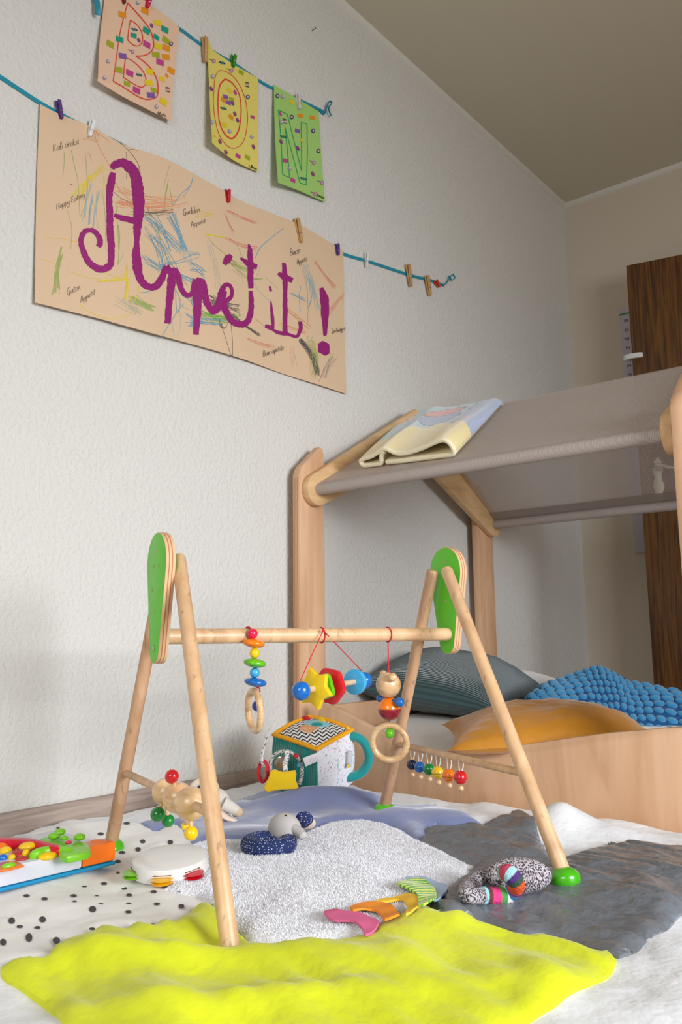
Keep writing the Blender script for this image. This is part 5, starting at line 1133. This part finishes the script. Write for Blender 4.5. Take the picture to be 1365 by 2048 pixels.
b = MB(); bc_ = k5(860, 440, .022+.012); b.ball(bc_, 0.0255, 32, (1.75, .85, .92), rot=Matrix.Rotation(math.radians(-4), 3, 'Z') @ Matrix.Rotation(YAW*-1*0+math.atan2(RT.y, RT.x), 3, 'Z')); b.build('body', kn, KR)
pa = spline([k5(650,420,.026), k5(480,440,.026), k5(330,500,.025), k5(220,590,.024), k5(205,670,.024), k5(290,700,.024), k5(400,690,.024)], 6)
b = MB(); b.sweep(pa, 0.0105, 18); b.build('grey_arm', kn, KR)
pb2 = spline([k5(400,690,.024), k5(500,695,.024), k5(620,695,.024), k5(730,670,.025), k5(815,600,.034), k5(820,520,.046), k5(775,450,.054), k5(725,410,.057), k5(690,420,.054)], 12)
bands = [(150,214,232),(110,56,50),(226,64,134),(226,64,134),(74,160,80),(240,240,244),(240,240,244),(70,130,180),(150,70,140),(240,90,40),(240,90,40),(60,84,60),(80,50,120),(170,220,230),(200,70,100),(200,70,100),(130,200,150)]
b = MB(); b.sweep(pb2, 0.0112, 20, cf=lambda u, v: bands[min(len(bands)-1, int(u*len(bands)))]); b.build('striped_arm', mat('striped_crochet', (200,200,200), .95, col=True, bump=(240, .9, .004)), KR)
b = MB(); b.box(k5(340, 745, .013), (.052, .001, .006), Matrix((RT, RT.cross(ZX)*-1, ZX)).transposed(), bev=.0003); b.build('fabric_label', mat('grey_woven_label', (200,192,190), .8), KR)
# tambourine
tb0 = gnd(341, 1744, .014); TM = thing('tambourine', 'white plastic toy tambourine with green, yellow and red jingles', 'toy', tb0)
wp = mat('white_toy_plastic', (226,224,220), .25, coat=.3); Rt = 0.0565; up_t = (ZX+V((0.05, -.10, 0))).normalized()
b = MB(); b.lathe([(Rt*.9, 0), (Rt, .003), (Rt, .019), (Rt*.97, .0225), (Rt*.85, .0245), (Rt*.5, .0265), (Rt*.1, .027)], tb0, up_t, 56); b.build('shell', wp, TM)
ta, tb_, tn = frame(up_t)
angc = math.atan2((CAM-tb0).dot(tb_), (CAM-tb0).dot(ta))
for da, m_, nm in ((-12, mat('yellow_jingle', (238,180,20), .3, coat=.4), 'jingle'), (35, mat('red_jingle', (206,20,40), .3, coat=.4), 'jingle'), (-72, mat('green_jingle', (120,190,30), .3, coat=.4), 'jingle'), (150, mat('blue_jingle', (60,80,170), .3, coat=.4), 'jingle')):
    t = angc+math.radians(da); dd = ta*math.cos(t)+tb_*math.sin(t); sd_ = up_t.cross(dd)
    b = MB()
    for h in (.0065, .0115): b.lathe([(.0145, 0), (.0165, .0015), (.010, .003), (.002, .0035)], tb0+dd*(Rt-.001)+up_t*(h-.001), up_t, 28)
    b.build(nm, m_, TM)
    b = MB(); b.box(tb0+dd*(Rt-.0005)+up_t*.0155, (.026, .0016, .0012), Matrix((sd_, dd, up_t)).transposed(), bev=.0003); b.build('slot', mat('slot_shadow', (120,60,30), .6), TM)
# farm activity board
fr, fl_ = gnd(231, 1744, .006), gnd(20, 1790, .006)
fu = (fl_-fr); fu.z = 0; fu.normalize(); fv = V((fu.y, -fu.x, 0)); fv = fv if fv.dot(FW) > 0 else -fv; LB, WB = 0.33, 0.175
fz = max(fr.z, fl_.z)+.006; f0 = V((fr.x, fr.y, fz)); tilt = 0.0
FB = thing('activity_board', 'chunky plastic activity board with green tree, orange corner and red rail', 'toy', f0+fu*.15+fv*.09)
def fpt(a, b2, h): return f0+fu*a+fv*b2+ZX*h
def fbox(a0, a1, b0, b1, h0, h1, nm, m_, bev=.003, par=None):
    b = MB(); b.prism([(a0, b0), (a1, b0), (a1, b1), (a0, b1)], f0+ZX*h0, fu, fv, ZX, h1-h0, bev); return b.build(nm, m_, FB)
plw, plb, plo_, plg, plr = mat('white_gloss_plastic', (214,216,226), .3, coat=.2), mat('blue_plastic', (10,140,190), .35), mat('orange_plastic', (246,116,10), .35, coat=.2), mat('lime_plastic', (128,206,30), .35, coat=.3), mat('red_plastic', (206,16,48), .35, coat=.2)
ply_, plbr = mat('yellow_plastic', (244,196,10), .35, coat=.2), mat('brick_plastic', (176,50,40), .4)
fbox(0.0, LB, 0, WB, 0, .0065, 'base', plb); fbox(0.001, .058, .001, .034, .0065, .036, 'orange_corner', plo_, .004); fbox(.060, LB, .001, WB-.001, .0065, .033, 'body', plw, .003)
fbox(.002, .060, .036, WB-.002, .0065, .030, 'body', plw, .003)
b = MB(); b.ball(fpt(.022, .020, .034), .011, 20, (1.2, 1, .45)); b.build('orange_bump', plo_, FB)
f8 = lambda x, y, h: on(x/5.46, 1630+y/5.46, 2, fz+h-.010)
poly = [(430,215),(520,195),(610,190),(700,190),(760,200),(830,225),(930,250),(990,290),(995,340),(960,360),(860,380),(740,400),(650,385),(640,300),(560,260),(470,235)]
b = MB(); b.prism([((f8(x, y, .055)-f0).dot(fu), (f8(x, y, .055)-f0).dot(fv)) for x, y in poly], f0+ZX*.028, fu, fv, ZX, .012, .004); b.build('tree_crown', plg, FB)
for x, y, r in ((655,185,.009),(590,230,.009),(870,240,.009),(700,250,.006),(750,300,.005)): b = MB(); b.ball(f8(x, y, .056), r, 16, (1, 1, .6)); b.build('fruit_button' if r > .0055 else 'flower_button', plg if r > .0055 else p_pink, FB)
b = MB(); b.sweep(spline([f8(760,395,.05), f8(620,378,.05), f8(480,392,.05), f8(400,415,.05), f8(360,450,.046), f8(352,500,.038)], 6), .0062, 12); b.build('tree_branch', plg, FB)
b = MB(); rp = [f8(x, y, .058) for x, y in ((-160,232),(100,230),(340,240),(500,275),(650,310),(650,330),(540,330),(370,275),(100,262),(-160,262))]
b.prism([((p-f0).dot(fu), (p-f0).dot(fv)) for p in rp], f0+ZX*.031, fu, fv, ZX, .016, .003); b.build('red_rail', plr, FB)
for nm, m_, x, y, h, r, sc_ in (('button', plbr, 305, 370, .044, .020, (1.3,1,.4)), ('button', ply_, 305, 340, .050, .015, (1.2,.9,.5)), ('button', plbr, 215, 440, .044, .014, (1.3,1,.7)), ('button', ply_, 285, 425, .047, .008, (1,1,1)), ('button', ply_, 130, 465, .045, .006, (1.2,1,1)), ('button', ply_, 520, 448, .044, .015, (1.3,.9,.5)), ('button', plbr, 590, 420, .045, .009, (1,1,.8)), ('button', plg, 110, 312, .046, .009, (1,1,.8)), ('button', ply_, 60, 390, .045, .011, (1.1,1,.7)), ('button', plo_, 15, 360, .046, .012, (1,1,.8)), ('button', p_bl, 30, 470, .045, .008, (1,1,.9)), ('button', plg, 95, 555, .045, .009, (1.5,.8,.6)), ('button', plbr, 240, 480, .044, .010, (1.2,1,.5))):
    b = MB(); b.ball(f8(x, y, h), r*.8, 16, sc_, rot=Matrix.Rotation(math.atan2(fu.y, fu.x), 3, 'Z')); b.build(nm, m_, FB)
b = MB(); op = [f8(x, y, .043) for x, y in ((-150,640),(120,590),(265,555),(200,515),(100,510),(-150,545))]
b.prism([((p-f0).dot(fu), (p-f0).dot(fv)) for p in op], f0+ZX*.031, fu, fv, ZX, .003, .001); b.build('orange_panel', plo_, FB)
# pale plush behind the near leg
cp = mat('cream_jersey', (214,206,196), .9, bump=(60, .5, .004)); tanf = mat('tan_jersey', (206,180,150), .9)
e0 = gnd(447, 1628, .02); de = (e0-CAM).dot(FW); c6 = lambda x, y, d=de: P2(370, 1540, 9.1, x, y, d)
EL = thing('plush_elephant', 'cream knotted plush toy with tan feet lying behind the nearest gym leg', 'toy', (e0.x, e0.y, e0.z-.01))
b = MB(); b.ball(c6(600,640,de+.02), .026, 24, (1.1, .9, 1.25)); bo = b.build('body', cp, EL)
b = MB(); b.sweep([c6(700,620,de), c6(840,690,de), c6(960,760,de)], [.015,.0125,.0105], 16); lo = sub('leg', b, cp, bo); b = MB(); b.sweep([c6(940,750,de), c6(1000,790,de-.002), c6(1035,815,de-.004)], [.0108,.010,.005], 16); sub('foot', b, tanf, bo)
b = MB(); b.sweep([c6(640,800,de-.03), c6(800,890,de-.035), c6(1000,945,de-.03)], [.013,.009,.004], 14, flat=.5); sub('leg', b, mat('pale_peach_jersey', (232,210,190), .9), bo)
b = MB(); b.sweep([c6(720,740,de+.01), c6(800,770,de), c6(880,800,de-.005)], [.009,.008,.007], 12); sub('arm', b, cp, bo)
b = MB(); b.sweep(spline([c6(120,400,de+.05), c6(160,290,de+.05), c6(260,215,de+.05), c6(400,190,de+.05), c6(520,240,de+.05), c6(570,360,de+.05)], 6), .0075, 12); hd_ = sub('head_loop', b, mat('ivory_jersey', (226,212,186), .9), bo)
b = MB(); b.ball(c6(290,350,de+.05), .015, 18, (1, .5, 1.1)); sub('navy_ear', b, mat('navy_jersey', (20,60,110), .9), bo)
b = MB(); b.sweep([c6(300,880,de+.0), c6(220,930,de-.0), c6(200,950,de)], [.008,.006,.004], 10); sub('tail', b, cp, bo)
